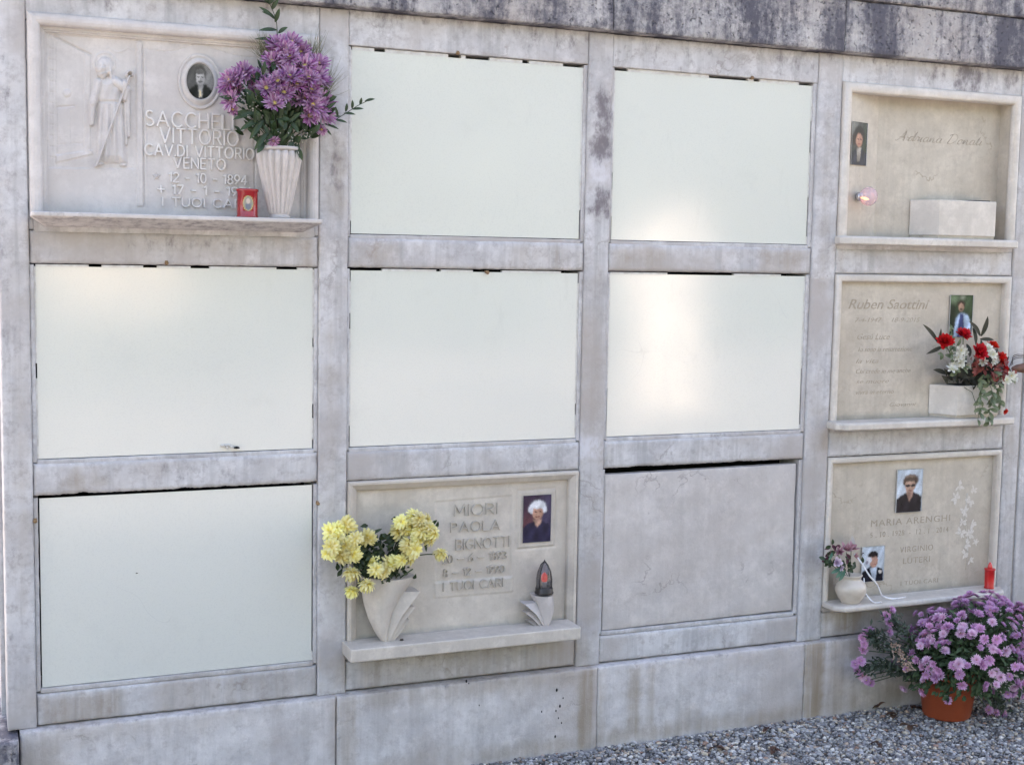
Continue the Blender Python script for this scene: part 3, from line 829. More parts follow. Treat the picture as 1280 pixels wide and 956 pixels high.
LET = [('SACCHELLA', 182, 317, 138.5, 157), ('VITTORIO', 200, 297, 160, 178), ('CAV. DI VITTORIO', 181, 317, 180, 193.5), ('VENETO', 217, 281, 197, 210)]
for s, u0, u1, v0, v1 in LET:
    raised('lettering', s.replace('CAV. ', 'CAV.'), u0, u1, v0, v1, YS + .001, .0027, .0085, LET_W, pq)
a = at(189, 220.5, YS) - L; b_ = at(203, 220.5, YS) - L
st = MB(); rr = .0135
vs = [(a.x + .014, -YS * 0 + YS - .006, a.z)]
for i in range(10):
    r_ = rr if i % 2 == 0 else rr * .42; q = math.pi / 2 + i * math.pi / 5
    vs.append((a.x + .014 + r_ * math.cos(q), YS - .001, a.z + r_ * math.sin(q)))
st.add(vs, [(0, 1 + (i + 1) % 10, 1 + i)[::-1] for i in range(10)], 0, False); st.build('birth_star', [SLAB_W], pq)
raised('lettering', '12 - 10 - 1894', 211, 308, 216, 227.5, YS + .001, .0024, .0085, LET_W, pq, .2)
raised('lettering', '+ 17 - 1 - 1971', 197, 312, 231, 242, YS + .001, .0024, .0085, LET_W, pq, .2)
raised('lettering', 'I TUOI CARI', 203, 305, 247, 257.5, YS + .001, .0024, .0085, LET_W, pq)
# oval ring and portrait
c = at(249.5, 102.5, YS) - L
mb = MB(); prof = [(.000, 0), (.0600, 0), (.0600, .004), (.0585, .0065), (.0535, .0065), (.0520, .004), (.0505, .006), (.0440, .0125), (.0385, .0125), (.037, .009), (.0, .009)]
vs = []; fs = []; n = 56
for r_, h_ in prof:
    for i in range(n):
        q = 2 * math.pi * i / n
        vs.append((c.x + r_ * math.cos(q), c.y - h_, c.z + r_ * 1.28 * math.sin(q) if r_ > .038 else c.z + r_ * 1.36 * math.sin(q)))
for k_ in range(len(prof) - 1):
    for i in range(n):
        j = (i + 1) % n; fs.append((k_ * n + i, k_ * n + j, k_ * n + n + j, k_ * n + n + i))
mb.add(vs, fs, 0, True); mb.build('oval_rim', [SLAB_W], pq)
SK = (.42, .30, .24)
grey = lambda g: (g, g * .97, g * .93)
picture('portrait_photo', (c.x - .0375, c.y - .0115, c.z + .052), EX, EZ, .075, .104, [
    ('e', .15, .5, .3, .7, grey(.10), .3), ('e', .85, .35, .3, .4, grey(.22), .4),
    ('p', [(.08, .75), (.3, .60), (.72, .58), (.95, .75), (1, 1.1), (0, 1.1)], grey(.012), .03),
    ('p', [(.42, .60), (.60, .60), (.56, .92), (.47, .92)], grey(.42), .03),
    ('e', .50, .30, .22, .24, grey(.06), .15), ('e', .51, .40, .165, .205, grey(.46), .12), ('e', .50, .25, .16, .07, grey(.12), .2),
    ('e', .44, .385, .045, .016, grey(.1), .3), ('e', .58, .385, .045, .016, grey(.1), .3), ('e', .51, .505, .09, .022, grey(.14), .3),
    ('e', .515, .44, .02, .05, grey(.33), .5), ('e', .51, .54, .05, .012, grey(.2), .3), ('p', [(.47, .74), (.53, .74), (.54, .9), (.46, .9)], (.6, .5, .3), .02)],
    (grey(.16), grey(.05)), pq, oval=True, res=56)
lev = [(1.658, .030, .035), (1.682, .122, 0), (1.684, .124, -.001), (1.692, .124, -.001), (1.694, .122, 0)]
o = shift(ledge_mb(-.008, .764, lev, .006, under=.42), L).build('ledge', [SLAB_W], pq); bevelmod(o, .0015, 2)  # shade below the ledge painted in as darker stone

# ------------------------------------------------------------------ plaque, third row second column
pq = thing('memorial_plaque', 'greyish beige plaque with raised letters and a photo of a white haired woman', 'memorial plaque', (1.25, 0, .38), 'carved memorial plaques')
L = rel(pq); YS = .018
prof = [(0, .004), (.001, -.008), (.004, -.011), (.012, -.011), (.014, -.008), (.028, .002), (.030, .006), (.0305, .022)]
o = shift(frame_mb(.874, 1.638, .405, .9198, prof), L).build('frame', [SLAB_G], pq); bevelmod(o, .001, 1)
xa, xb, za, zb = .900, 1.612, .40, .893; nx, nz = 240, 170
gx, gz = np.meshgrid(np.linspace(xa, xb, nx), np.linspace(za, zb, nz)); uu, vv = px(np.stack([gx, np.full_like(gx, YS), gz], -1))
Hh = -.0022 * sm(poly_sd(uu, vv, [(544, 627), (640, 619), (638, 722), (545, 728)]), 2.0)
Hh += .0028 * sm(poly_sd(uu, vv, [(543, 728), (641, 720), (641, 739), (543, 747)]), 2.2)
Hh += -.002 * sm(poly_sd(uu, vv, [(646, 612), (697, 608), (695, 684), (645, 688)]), 1.6) + .005 * sm(poly_sd(uu, vv, [(648.5, 615), (694.5, 611.5), (692, 681), (647.5, 685)]), 2)
P = np.stack([gx - L.x, YS - Hh - L.y, gz - L.z], -1).reshape(-1, 3); idx = np.arange(nx * nz).reshape(nz, nx)
fs = np.stack([idx[:-1, :-1], idx[:-1, 1:], idx[1:, 1:], idx[1:, :-1]], -1).reshape(-1, 4)
mb = MB(); mb.add(P.tolist(), fs.tolist(), 0, True); mb.build('slab', [SLAB_G], pq)
for s, u0, u1, v0, v1 in [('MIORI', 568, 621, 631, 644.5), ('PAOLA', 563.5, 624, 653, 665), ('BIGNOTTI', 570, 636, 674, 687), ('20 — 6 — 1893', 553, 632.5, 694, 704), ('8 — 12 — 1990', 554, 630, 711.5, 721), ('I TUOI CARI', 554, 628, 728, 738.5)]:
    yy = YS + .002 if v0 < 725 else YS - .0025
    raised('lettering', s.replace('—', '='), u0, u1, v0, v1, yy, .0017, .0065, LET_G, pq, .24 if v0 < 690 or v0 > 725 else .16)
pic_px('portrait_photo', 654, 619.5, 688, 676, YS - .0065, [
    ('e', .2, .7, .35, .3, (.14, .05, .06), .5), ('e', .85, .4, .25, .4, (.06, .05, .10), .5),
    ('p', [(.0, .70), (.16, .60), (.36, .56), (.66, .56), (.9, .62), (1, .72), (1, 1.1), (0, 1.1)], (.022, .02, .05), .02),
    ('p', [(.36, .52), (.68, .52), (.62, .62), (.53, .68), (.44, .62)], (.40, .24, .18), .02),
    ('e', .53, .27, .29, .16, (.70, .71, .74), .12), ('e', .28, .31, .09, .07, (.66, .66, .70), .2), ('e', .76, .31, .09, .07, (.66, .66, .70), .2),
    ('e', .53, .38, .19, .15, (.45, .24, .17), .1), ('e', .53, .245, .2, .05, (.72, .72, .75), .25),
    ('e', .45, .355, .04, .013, (.06, .03, .03), .4), ('e', .62, .355, .04, .013, (.06, .03, .03), .4), ('e', .53, .46, .085, .011, (.16, .04, .04), .4), ('e', .535, .41, .03, .03, (.55, .32, .22), .6)],
    ((.035, .02, .045), (.05, .025, .05)), pq, thick=.002, res=52)
lev = [(.393, .098, 0), (.396, .1, -.001), (.430, .1, -.001), (.433, .098, 0)]
o = shift(ledge_mb(.861, 1.613, lev, .004), L).build('ledge', [SLAB_G], pq); bevelmod(o, .002, 2)

# ------------------------------------------------------------------ right hand column
def plaque_r(label, z0, z1, fw, prot, yin, ledge, ztop=None, lx=(2.60, 3.356)):
    pq = thing('memorial_plaque', label, 'memorial plaque', (2.99, 0, z0), 'carved memorial plaques')
    L = rel(pq)
    o = shift(frame_mb(2.602, 3.380, ledge[-1][0] - .004, z1, roundprof(fw, prot, yin)), L).build('frame', [TRIM_B], pq)
    for p_ in o.data.polygons: p_.use_smooth = True
    o.data.set_sharp_from_angle(angle=math.radians(40))
    o = shift(ledge_mb(lx[0], lx[1], ledge, .030), L).build('ledge', [TRIM_B], pq); bevelmod(o, .005, 3)
    return pq
pr1 = plaque_r('deep beige niche plaque with script lettering, narrow portrait and lit lamp', 1.66, 2.213, .036, .018, .02, [(1.660, .050, .004), (1.664, .062, 0), (1.684, .062, 0), (1.690, .056, .004)], lx=(2.592, 3.376))
L = rel(pr1); YB = .055
mb = MB()
xl0, xl1, xr = 2.640, 2.800, 3.342
vs = [(xl0, .004, 1.685), (xl1, YB, 1.685), (xl1, YB, 2.185), (xl0, .004, 2.185)]
mb.add(vs, [(0, 1, 2, 3)], 0, False)
mb.add([(xr, YB, 1.685), (xr, .002, 1.685), (xr, .002, 2.19), (xr, YB, 2.19)], [(0, 1, 2, 3)], 0, False)
mb.add([(xl0, .002, 2.183), (xr, .002, 2.183), (xr, YB + .01, 2.183), (xl0, YB + .01, 2.183)], [(0, 1, 2, 3)], 0, False)
shift(mb, L).build('side_panel', [SLAB_B], pr1)
mb = MB(); block(mb, xl1, xr + .01, 1.685, 2.184, YB, .03, r=.001, res=.05, wob=.0001, marks=False); shift(mb, L).build('back_slab', [SLAB_B], pr1)
ed = Vector((xl1 - xl0, YB - .004, 0)); edl = ed.length; ed.normalize()
p0 = Vector((xl0 + .012, .004 + .012 * ed.y / ed.x - .003, 0)); zt = at(1064, 152, .01).z; zbm = at(1064, 206, .01).z
picture('portrait_photo', Vector((p0.x, p0.y, zt)) - L, ed, EZ, .088, zt - zbm, [
    ('e', .15, .15, .3, .3, (.16, .16, .15), .4), ('e', .85, .5, .2, .5, (.02, .035, .025), .3),
    ('e', .48, .32, .36, .24, (.012, .009, .011), .12), ('e', .18, .40, .18, .13, (.03, .018, .018), .2),
    ('p', [(0, .72), (.3, .62), (.7, .60), (1, .72), (1, 1.1), (0, 1.1)], (.018, .022, .04), .02),
    ('p', [(.35, .60), (.66, .58), (.58, .9), (.42, .92)], (.28, .25, .22), .02),
    ('e', .50, .42, .22, .16, (.42, .22, .16), .12), ('e', .42, .395, .05, .014, (.04, .02, .02), .4), ('e', .60, .395, .05, .014, (.04, .02, .02), .4), ('e', .51, .505, .08, .012, (.22, .05, .05), .4)],
    ((.06, .06, .06), (.02, .03, .03)), pr1, thick=.002, res=44)
# lit electric lamp on the slanted panel
LAMP_B = plain('lamp_metal', (.6, .6, .62), .25, metal=.8)
LAMP_G = glassy('lamp_glass', (.62, .50, .56), .45)
LAMP_E = plain('lamp_flame', (1, .4, .2), .5, emit=(1, .28, .08), es=1.6)
lm = thing('electric_votive_lamp', 'small round glass lamp lit orange on the slanted side panel of the deep niche', 'lamp')
nrm = Vector((ed.y, -ed.x, 0))
Lc = at(1073, 246, .018); lm.location = Lc
def orient(mb, axis, org=(0, 0, 0)):
    q = Vector((0, 0, 1)).rotation_difference(Vector(axis)); org = Vector(org)
    mb.v = [tuple(org + q @ Vector(v_)) for v_ in mb.v]; return mb
mb = MB(); lathe(mb, [(.0, -.004), (.013, -.004), (.016, 0), (.016, .012), (.012, .016), (.0, .016)], n=20); orient(mb, nrm).build('socket', [LAMP_B], lm)
mb = MB(); lathe(mb, [(.011, .013), (.024, .020), (.032, .034), (.033, .048), (.025, .062), (.012, .069), (.0, .070)], n=24); orient(mb, nrm).build('glass_globe', [LAMP_G], lm)
mb = MB(); lathe(mb, [(.0, .018), (.003, .020), (.0042, .030), (.002, .040), (.0, .044)], n=10); orient(mb, nrm + Vector((0, 0, -.25))).build('bulb', [LAMP_E], lm)

# cursive engraved name
GL = {
 'A': (1.25, [[(0, .05), (.15, 0), (.4, .3), (.8, 1.0), (.8, .5), (.85, 0)], [(.25, .38), (.6, .42), (.9, .36)]]),
 'D': (1.2, [[(.45, 1.0), (.35, .5), (.2, .03), (.6, .0), (1.05, .4), (1.0, .85), (.6, 1.02), (.15, .85)]]),
 'd': (.72, [[(.55, .42), (.3, .5), (.08, .25), (.2, .0), (.45, .15), (.62, .55), (.72, 1.0), (.6, .5), (.55, .05), (.72, .1)]]),
 'r': (.5, [[(0, .05), (.2, .5), (.28, .42), (.42, .45), (.35, .1), (.5, .08)]]),
 'i': (.36, [[(0, .08), (.2, .48), (.13, .08), (.22, 0), (.36, .12)], [(.26, .68), (.29, .71)]]),
 'a': (.66, [[(.5, .42), (.28, .5), (.08, .25), (.18, 0), (.4, .14), (.54, .47), (.47, .08), (.56, 0), (.66, .1)]]),
 'n': (.72, [[(0, .05), (.12, .48), (.12, .02), (.3, .42), (.44, .44), (.42, .08), (.54, 0), (.72, .1)]]),
 'o': (.58, [[(.3, .48), (.08, .3), (.12, .02), (.36, .04), (.45, .35), (.28, .48), (.58, .42)]]),
 't': (.42, [[(0, .08), (.3, .85), (.16, .15), (.24, 0), (.42, .12)], [(.1, .55), (.42, .57)]]),
 ' ': (.45, []),
}
def crm(pts, n=5):
    out = []
    P_ = [pts[0]] + pts + [pts[-1]]
    for i in range(1, len(P_) - 2):
        a, b2, c2, d2 = (np.array(P_[i + k_]) for k_ in (-1, 0, 1, 2))
        for k_ in range(n):
            t_ = k_ / n
            out.append(.5 * ((2 * b2) + (-a + c2) * t_ + (2 * a - 5 * b2 + 4 * c2 - d2) * t_ ** 2 + (-a + 3 * b2 - 3 * c2 + d2) * t_ ** 3))
    out.append(np.array(pts[-1])); return out
def cursive(name, s, x0, x1, z0, h_, y, parent, mat, r_=.0009, sl=.45):
    tot = sum(GL[ch][0] for ch in s); sc = (x1 - x0 - sl * h_) / tot; L_ = rel(parent); mb = MB(); x = x0
    for ch in s:
        w_, strokes = GL[ch]
        for stq in strokes:
            pts_ = [(x + p_[0] * sc + sl * p_[1] * h_ - L_.x, y - L_.y, z0 + p_[1] * h_ - L_.z) for p_ in crm(stq)]
            # pen pressure: thicker on the way down
            rs = [r_ * (1.25 if i and pts_[i][2] < pts_[i - 1][2] else .7) for i in range(len(pts_))]
            tube(mb, pts_, rs, 5, flat=1)
        x += w_ * sc
    return mb.build(name, [mat], parent)
a = at(1119, 175.5, YB); b_ = at(1231, 183, YB)
cursive('lettering', 'Adriana Donati', a.x, b_.x, a.z, .034, YB - .0003, pr1, CARVE)

# box planter of the deep niche
def planter(label, x0, x1, xs, yb, yf, z0, z1, slot):
    t_ = thing('stone_planter', label, 'planter', ((x0 + x1) / 2, (yb + yf) / 2, z0), 'beige marble box planters')
    L = rel(t_)
    def prism(mb, za, zb_, ins, top=True):
        pts_ = [(x0 + ins, yb), (xs + ins * .5, yf + ins), (x1 + (x0 - xs) * .6, yf + ins), (x1 - ins, yb)]
        mb.add([(x_, y_, za) for x_, y_ in pts_] + [(x_, y_, zb_) for x_, y_ in pts_], [(i, (i + 1) % 4, 4 + (i + 1) % 4, 4 + i) for i in range(4)] + [(3, 2, 1, 0)] + ([(4, 5, 6, 7)] if top else []), 0, False)
    mb = MB(); prism(mb, z0 + .010, z1, 0); o = shift(mb, L).build('planter_body', [TRIM_B], t_); bevelmod(o, .0025, 2)
    mb = MB(); prism(mb, z0, z0 + .0105, .006); shift(mb, L).build('planter_foot', [SLAB_B], t_)
    if slot:
        mb = MB(); box(mb, slot[0], slot[1], yf + .012, yb - .012, z1 - .012, z1 + .0035); shift(mb, L).build('insert', [BLACK], t_)
    else:
        mb = MB(); box(mb, xs + .01, x1 - .03, yf + .010, yb - .01, z1 - .02, z1 + .002); shift(mb, L).build('insert', [BLACK], t_)
    return t_
planter('empty beige box planter with a thin dark slot, inside the deep niche', 2.950, 3.300, 3.010, .052, -.035, 1.691, 1.826, (3.155, 3.245))
pl2 = planter('beige box planter holding the red and white bouquet', 3.040, 3.320, 3.098, .012, -.072, 1.051, 1.168, None)

# middle right
pr2 = plaque_r('beige plaque with italic lettering and a photo of a standing man, behind red flowers', 1.022, 1.560, .027, .013, .014, [(1.022, .076, .004), (1.026, .086, 0), (1.044, .086, 0), (1.050, .080, .004)], lx=(2.590, 3.380))
L = rel(pr2); YS = .014
mb = MB(); block(mb, 2.622, 3.362, 1.045, 1.54, YS, .03, r=.001, res=.05, wob=.0001, marks=False); shift(mb, L).build('slab', [SLAB_B], pr2)
it = dict(shear=.32, bold=-.004)
pxtext('lettering', 'Ruben Saottini', 1061, 1161, 373.5, 386, YS, .0008, CARVE, pr2, shear=.32, bold=.004)
for s, u0, u1, v0, v1 in [('7-4-1947     18-9-2015', 1069, 1150, 397, 402.5), ('Gesù Luce', 1072, 1112, 417, 424.5), ('Io sono la resurrezione', 1073, 1140, 433.5, 439.5), ('la vita', 1070, 1098, 448, 454), ('Chi crede in me anche', 1070, 1138, 461, 467), ('se muore', 1070, 1111, 474, 479.5), ('vivrà in eterno', 1070, 1117, 487.5, 493), ('Giovanni', 1112, 1145, 503, 508)]:
    pxtext('lettering', s, u0, u1, v0, v1, YS, .0005, CARVE, pr2, **it)
pic_px('portrait_photo', 1188, 369, 1214, 421, YS - .004, [
    ('e', .2, .1, .25, .12, (.14, .20, .12), .5), ('e', .8, .15, .25, .2, (.05, .085, .045), .5), ('e', .55, .05, .12, .06, (.20, .22, .17), .5), ('e', .1, .5, .2, .3, (.02, .03, .02), .3),
    ('p', [(.22, 1), (.28, .55), (.40, .46), (.55, .42), (.78, .47), (.92, .60), (.98, 1)], (.40, .52, .68), .03),
    ('p', [(.46, .44), (.60, .44), (.66, .75), (.64, 1.05), (.36, 1.05), (.40, .7)], (.035, .05, .14), .025),
    ('e', .50, .22, .17, .09, (.06, .04, .03), .15), ('e', .50, .29, .12, .10, (.36, .22, .16), .12), ('e', .50, .34, .08, .03, (.12, .08, .06), .3),
    ('e', .88, .85, .08, .06, (.36, .22, .16), .2)], ((.035, .06, .03), (.02, .03, .022)), pr2, thick=.003, res=44)

# bottom right
pr3 = plaque_r('beige plaque with a photo of a woman in dark glasses, above the mauve potted plant', .385, .9195, .022, .009, .016, [(.385, .088, .012), (.391, .098, 0), (.403, .098, 0), (.409, .092, .004)], lx=(2.600, 3.362))
L = rel(pr3); YS = .016
mb = MB(); block(mb, 2.620, 3.364, .400, .902, YS, .03, r=.001, res=.05, wob=.0001, marks=False); shift(mb, L).build('slab', [SLAB_B], pr3)
for s, u0, u1, v0, v1 in [('MARIA ARENGHI', 1089, 1187, 649.5, 658), ('5 . 10 . 1928  -  12 . 1 . 2014', 1088, 1185, 665, 672), ('VIRGINIO', 1125, 1166, 683, 690.5), ('LUTERI', 1129, 1162, 697, 704.5), ('I TUOI CARI', 1126, 1172, 726, 731.5)]:
    pxtext('lettering', s, u0, u1, v0, v1, YS, .0006, CARVE, pr3, bold=0.0, spacing=1.15)
pic_px('portrait_photo', 1121.5, 587, 1151, 638.5, YS - .0045, [
    ('p', [(0, .70), (.2, .60), (.38, .55), (.68, .54), (.88, .60), (1, .66), (1, 1.1), (0, 1.1)], (.014, .012, .016), .02),
    ('p', [(.38, .50), (.68, .50), (.64, .62), (.53, .76), (.44, .62)], (.42, .25, .19), .02),
    ('e', .56, .27, .30, .145, (.08, .05, .038), .14), ('e', .36, .30, .09, .09, (.09, .055, .04), .3), ('e', .58, .18, .2, .04, (.20, .14, .11), .5), ('e', .54, .39, .20, .155, (.45, .28, .21), .08), ('e', .55, .24, .22, .05, (.09, .06, .045), .3),
    ('e', .45, .385, .095, .032, (.04, .03, .03), .2), ('e', .65, .385, .095, .032, (.04, .03, .03), .2), ('e', .55, .50, .07, .010, (.25, .08, .07), .4), ('e', .55, .44, .03, .03, (.52, .33, .25), .5)],
    ((.48, .56, .64), (.56, .62, .67)), pr3, thick=.004, res=56)
pic_px('portrait_photo', 1077.5, 683.5, 1103.5, 725, YS - .0045, [
    ('p', [(.05, .72), (.28, .62), (.42, .56), (.72, .60), (.95, .66), (1, .8), (1, 1.1), (0, 1.1)], (.012, .012, .018), .02),
    ('p', [(.38, .60), (.72, .60), (.66, .98), (.55, .98)], (.42, .48, .56), .02), ('e', .52, .27, .22, .13, (.02, .015, .015), .1), ('e', .55, .43, .19, .18, (.50, .28, .21), .08), ('e', .50, .25, .2, .07, (.02, .015, .015), .3),
    ('e', .34, .40, .12, .10, (.72, .72, .76), .15), ('e', .26, .46, .06, .05, (.30, .28, .34), .3), ('e', .86, .74, .08, .05, (.6, .55, .5), .2), ('e', .60, .52, .07, .012, (.28, .1, .09), .4)],
    ((.48, .55, .62), (.54, .59, .64)), pr3, thick=.004, res=48)
# frosted carved flowers on the right of the inscription
mb = MB(); rc = random.Random(4)
def leafpoly(mb, c, ang, ln_, wd, y):
    pts_ = []
    for i in range(7):
        a = i / 6; w_ = wd * math.sin(math.pi * a) ** .7
        pts_.append((a * ln_, w_))
    pts_ += [(a_, -b2) for a_, b2 in pts_[-2:0:-1]]
    ca, sa = math.cos(ang), math.sin(ang)
    mb.add([(c.x + x_ * ca - y_ * sa, y - .0004 * (i % 2), c.z + x_ * sa + y_ * ca) for i, (x_, y_) in enumerate(pts_)], [tuple(range(len(pts_)))], 0, False)
blo = [(1199, 607, 8), (1217, 612, 6), (1195, 622, 8), (1212, 628, 8), (1206, 640, 8), (1203, 652, 6), (1214, 655, 7), (1201, 666, 8), (1212, 668, 8), (1209, 680, 7), (1219, 677, 5), (1206, 692, 7), (1212, 700, 6)]
for u, v_, r0 in blo:
    c = at(u, v_, YS) - L
    for i in range(9): leafpoly(mb, c, rc.uniform(0, 6.28), r0 * .0034 * rc.uniform(.6, 1.1), r0 * .00062, YS - .0006 - rc.random() * .0004)
pts_ = [at(1209, 616, YS) - L, at(1206, 650, YS) - L, at(1210, 680, YS) - L, at(1207, 712, YS) - L]
tube(mb, [(p_.x, YS - .0005, p_.z) for p_ in pts_], .0012, 4)
mb.build('carved_flowers', [CARVE2], pr3)

# ------------------------------------------------------------------ vases and candles
VASE_W = stone('vase_marble', (.52, .48, .46), (.46, .43, .415), vein_amt=.1, dirt=.15, bump=.1, rough=.35)
vb = at(349, 270, -.062)
vz = thing('fluted_vase', 'white fluted marble vase holding the purple flowers on the top left ledge', 'vase', (vb.x, -.062, 1.694))
mb = MB()
lathe(mb, [(.0, 0), (.030, 0), (.031, .006), (.027, .010), (.028, .014)], n=40)
nn = 136
lathe(mb, [(.028, .014), (.034, .04), (.042, .08), (.050, .12), (.057, .155), (.0595, .178), (.058, .186), (.055, .1885)], n=nn, flute=17, fa=.17)
lathe(mb, [(.055, .1885), (.060, .190), (.062, .196), (.060, .200), (.052, .200), (.048, .185), (.0, .182)], n=44)
mb.build('vase_body', [VASE_W], vz)

RED_G = plain('red_candle_glass', (.34, .007, .009), .15, alt=(.28, .006, .008), coat=.5)
RED_P = plain('red_plastic', (.60, .02, .018), .3, alt=(.5, .015, .015))
REDLID = plain('dark_red_rim', (.30, .008, .01), .3)
cb = at(309.5, 268, -.075)
cd = thing('votive_candle', 'squat red votive candle with a small picture on it, beside the fluted vase', 'candle', (cb.x, -.072, 1.694))
mb = MB(); lathe(mb, [(0, 0), (.030, 0), (.031, .003), (.029, .006), (.029, .070), (.0315, .073), (.0315, .079), (.029, .0795), (.028, .070), (0, .068)], n=36); mb.build('candle_glass', [RED_G], cd)
mb = MB(); vs = []; fs = []
cols = []
for j in range(15):
    for i in range(15):
        a = -math.pi / 2 - .12 + (i / 14 - .5) * 1.0; zz = .018 + j / 14 * .042
        dd = math.hypot((i - 7) / 7, (j - 7) / 7)
        vs.append((.0296 * math.cos(a), .0296 * math.sin(a), zz))
        f1 = math.hypot((i - 7) / 2.6, (j - 9) / 2.8) < 1; f2 = abs(i - 7) < 4 and j < 7
        cols.append((.50, .42, .18) if .90 < dd < 1.02 else (.30, .01, .012) if dd >= 1.02 else ((.55, .45, .38) if f1 else (.16, .18, .22) if f2 else (.28, .27, .22)))
fs = [(j * 15 + i, j * 15 + i + 1, (j + 1) * 15 + i + 1, (j + 1) * 15 + i) for j in range(14) for i in range(14)]
mb.add(vs, fs, 0, True, cols); mb.build('picture_label', [PIC], cd)

cb = at(1236, 737, -.045)
cd = thing('plastic_candle', 'slim red plastic grave candle standing at the right end of the lowest ledge', 'candle', (cb.x, -.045, .409))
mb = MB(); lathe(mb, [(0, 0), (.0175, 0), (.0185, .003), (.0165, .006), (.0175, .040), (.0180, .068), (.0200, .070), (.0200, .074), (.012, .075), (0, .075)], n=26); mb.build('candle_body', [RED_P], cd)
mb = MB(); lathe(mb, [(.0, .074), (.0085, .075), (.0085, .083), (.006, .090), (.0035, .096), (0, .098)], n=14); mb.build('candle_cap', [plain('clear_red_cap', (.75, .10, .09), .2, alt=(.7, .06, .05))], cd)

# pointed wall vase with stepped wing: nested half-cones
def wing(mb, tip, zt, outline, dep, y0, fwd=.045, mode='fin', flip=False):
    """outline: list of (z, xl, xr); half-elliptic section projecting from y0 towards -y"""
    n = 14; vs = []; fs = []
    for z, xl, xr in outline:
        t_ = (z - outline[0][0]) / (outline[-1][0] - outline[0][0]); d = dep * max(.05, t_) ** .62
        for i in range(n + 1):
            q = i / (n - 1) if i < n else 1.
            if mode == 'body': h_ = math.sin(math.pi * .80 * q ** .85) if i < n else 0.
            else: h_ = (.42 + .58 * q ** .8) if i < n else 0.
            x_ = xl + (xr - xl) * q
            if flip: x_ = xr - (xr - xl) * q
            vs.append((x_, y0 - fwd * (1 - t_) - d * h_, z))
    m_ = len(outline)
    for k_ in range(m_ - 1):
        for i in range(n): fs.append((k_ * (n + 1) + i, k_ * (n + 1) + i + 1, (k_ + 1) * (n + 1) + i + 1, (k_ + 1) * (n + 1) + i))
    fs.append(tuple(range((m_ - 1) * (n + 1), m_ * (n + 1))))
    mb.add(vs, fs, 0, True)
def outline_px(left, right, y0, L, steps=12):
    """left/right: px polylines from bottom to top"""
    def samp(poly, t_):
        z = poly[0][1] + (poly[-1][1] - poly[0][1]) * t_
        for a, b_ in zip(poly[:-1], poly[1:]):
            if (a[1] - z) * (b_[1] - z) <= 0: return a[0] + (b_[0] - a[0]) * ((z - a[1]) / (b_[1] - a[1]) if b_[1] != a[1] else 0)
        return poly[-1][0]
    l3 = [at(u, v_, y0) - L for u, v_ in left]; r3 = [at(u, v_, y0) - L for u, v_ in right]
    zb_ = max(l3[0].z, r3[0].z); zt_ = min(l3[-1].z, r3[-1].z)
    lz = [(p_.x, p_.z) for p_ in l3]; rz = [(p_.x, p_.z) for p_ in r3]
    def s2(poly, z):
        for a, b_ in zip(poly[:-1], poly[1:]):
            if a[1] <= z <= b_[1]: return a[0] + (b_[0] - a[0]) * (z - a[1]) / (b_[1] - a[1] + 1e-9)
        return poly[-1][0] if z > poly[-1][1] else poly[0][0]
    return [(z, s2(lz, z), max(s2(rz, z), s2(lz, z) + .001)) for z in [zb_ + (zt_ - zb_) * (k_ / steps) for k_ in range(steps + 1)]]
yw = -.035
wv = thing('wall_vase', 'pointed beige stone wall vase with stepped wing, holding yellow flowers', 'vase', (at(482, 806, yw).x, yw, at(482, 806, yw).z))
L = rel(wv); mb = MB()
wing(mb, 0, 0, outline_px([(481, 808), (470, 792), (462, 775), (457, 755), (455, 735), (455, 721)], [(483, 808), (483, 791), (488, 766), (500, 744), (519, 719)], yw, L, 14), .078, .040, mode='body')
wing(mb, 0, 0, outline_px([(482, 808), (480, 790), (480, 770), (482, 752), (486, 735)], [(484, 808), (488, 790), (500, 766), (522, 737)], yw, L), .066, .040)
wing(mb, 0, 0, outline_px([(482, 808), (481, 790), (483, 772), (488, 757)], [(485, 808), (491, 793), (501, 777), (517, 757)], yw, L), .056, .040)
wing(mb, 0, 0, outline_px([(482, 808), (483, 795), (487, 782), (491, 773)], [(486, 807), (492, 798), (500, 788), (511, 773)], yw, L), .046, .040)
o = mb.build('vase_body', [SLAB_G], wv); o.data.set_sharp_from_angle(angle=math.radians(40))

lb = thing('lamp_bracket', 'small pointed stone bracket with three fins carrying the smoky lamp', 'bracket', (at(681, 785, yw).x, yw, at(681, 785, yw).z))
L = rel(lb); mb = MB()
wing(mb, 0, 0, outline_px([(679, 786), (677, 774), (673, 757), (667, 742)], [(682, 786), (689, 776), (695, 762), (697, 742)], yw, L, 10), .066, .040, mode='body', flip=True)
wing(mb, 0, 0, outline_px([(679, 786), (675, 777), (668, 766), (652, 752)], [(682, 786), (684, 770), (683, 760), (682, 752)], yw, L), .050, .040, flip=True)
wing(mb, 0, 0, outline_px([(678, 786), (673, 781), (667, 774), (655, 764)], [(681, 786), (680, 775), (676, 768), (672, 764)], yw, L), .042, .040, flip=True)
wing(mb, 0, 0, outline_px([(679, 787), (672, 784), (660, 776)], [(681, 787), (678, 782), (674, 776)], yw, L), .034, .040, flip=True)
o = mb.build('bracket_body', [VASE_W], lb); o.data.set_sharp_from_angle(angle=math.radians(40))
gl = thing('smoky_lamp', 'bullet shaped smoky glass grave lamp with a red light inside, on the pointed bracket', 'lamp', (at(680, 742, -.03).x, -.030, at(680, 742, -.035).z + .001))
SMOKE = glassy('smoky_glass', (.10, .095, .10), .62); BRONZE = plain('dark_bronze', (.05, .045, .045), .35, metal=.6)
mb = MB(); lathe(mb, [(0, 0), (.030, 0), (.031, .004), (.028, .008), (.028, .018), (.0265, .020)], n=28)
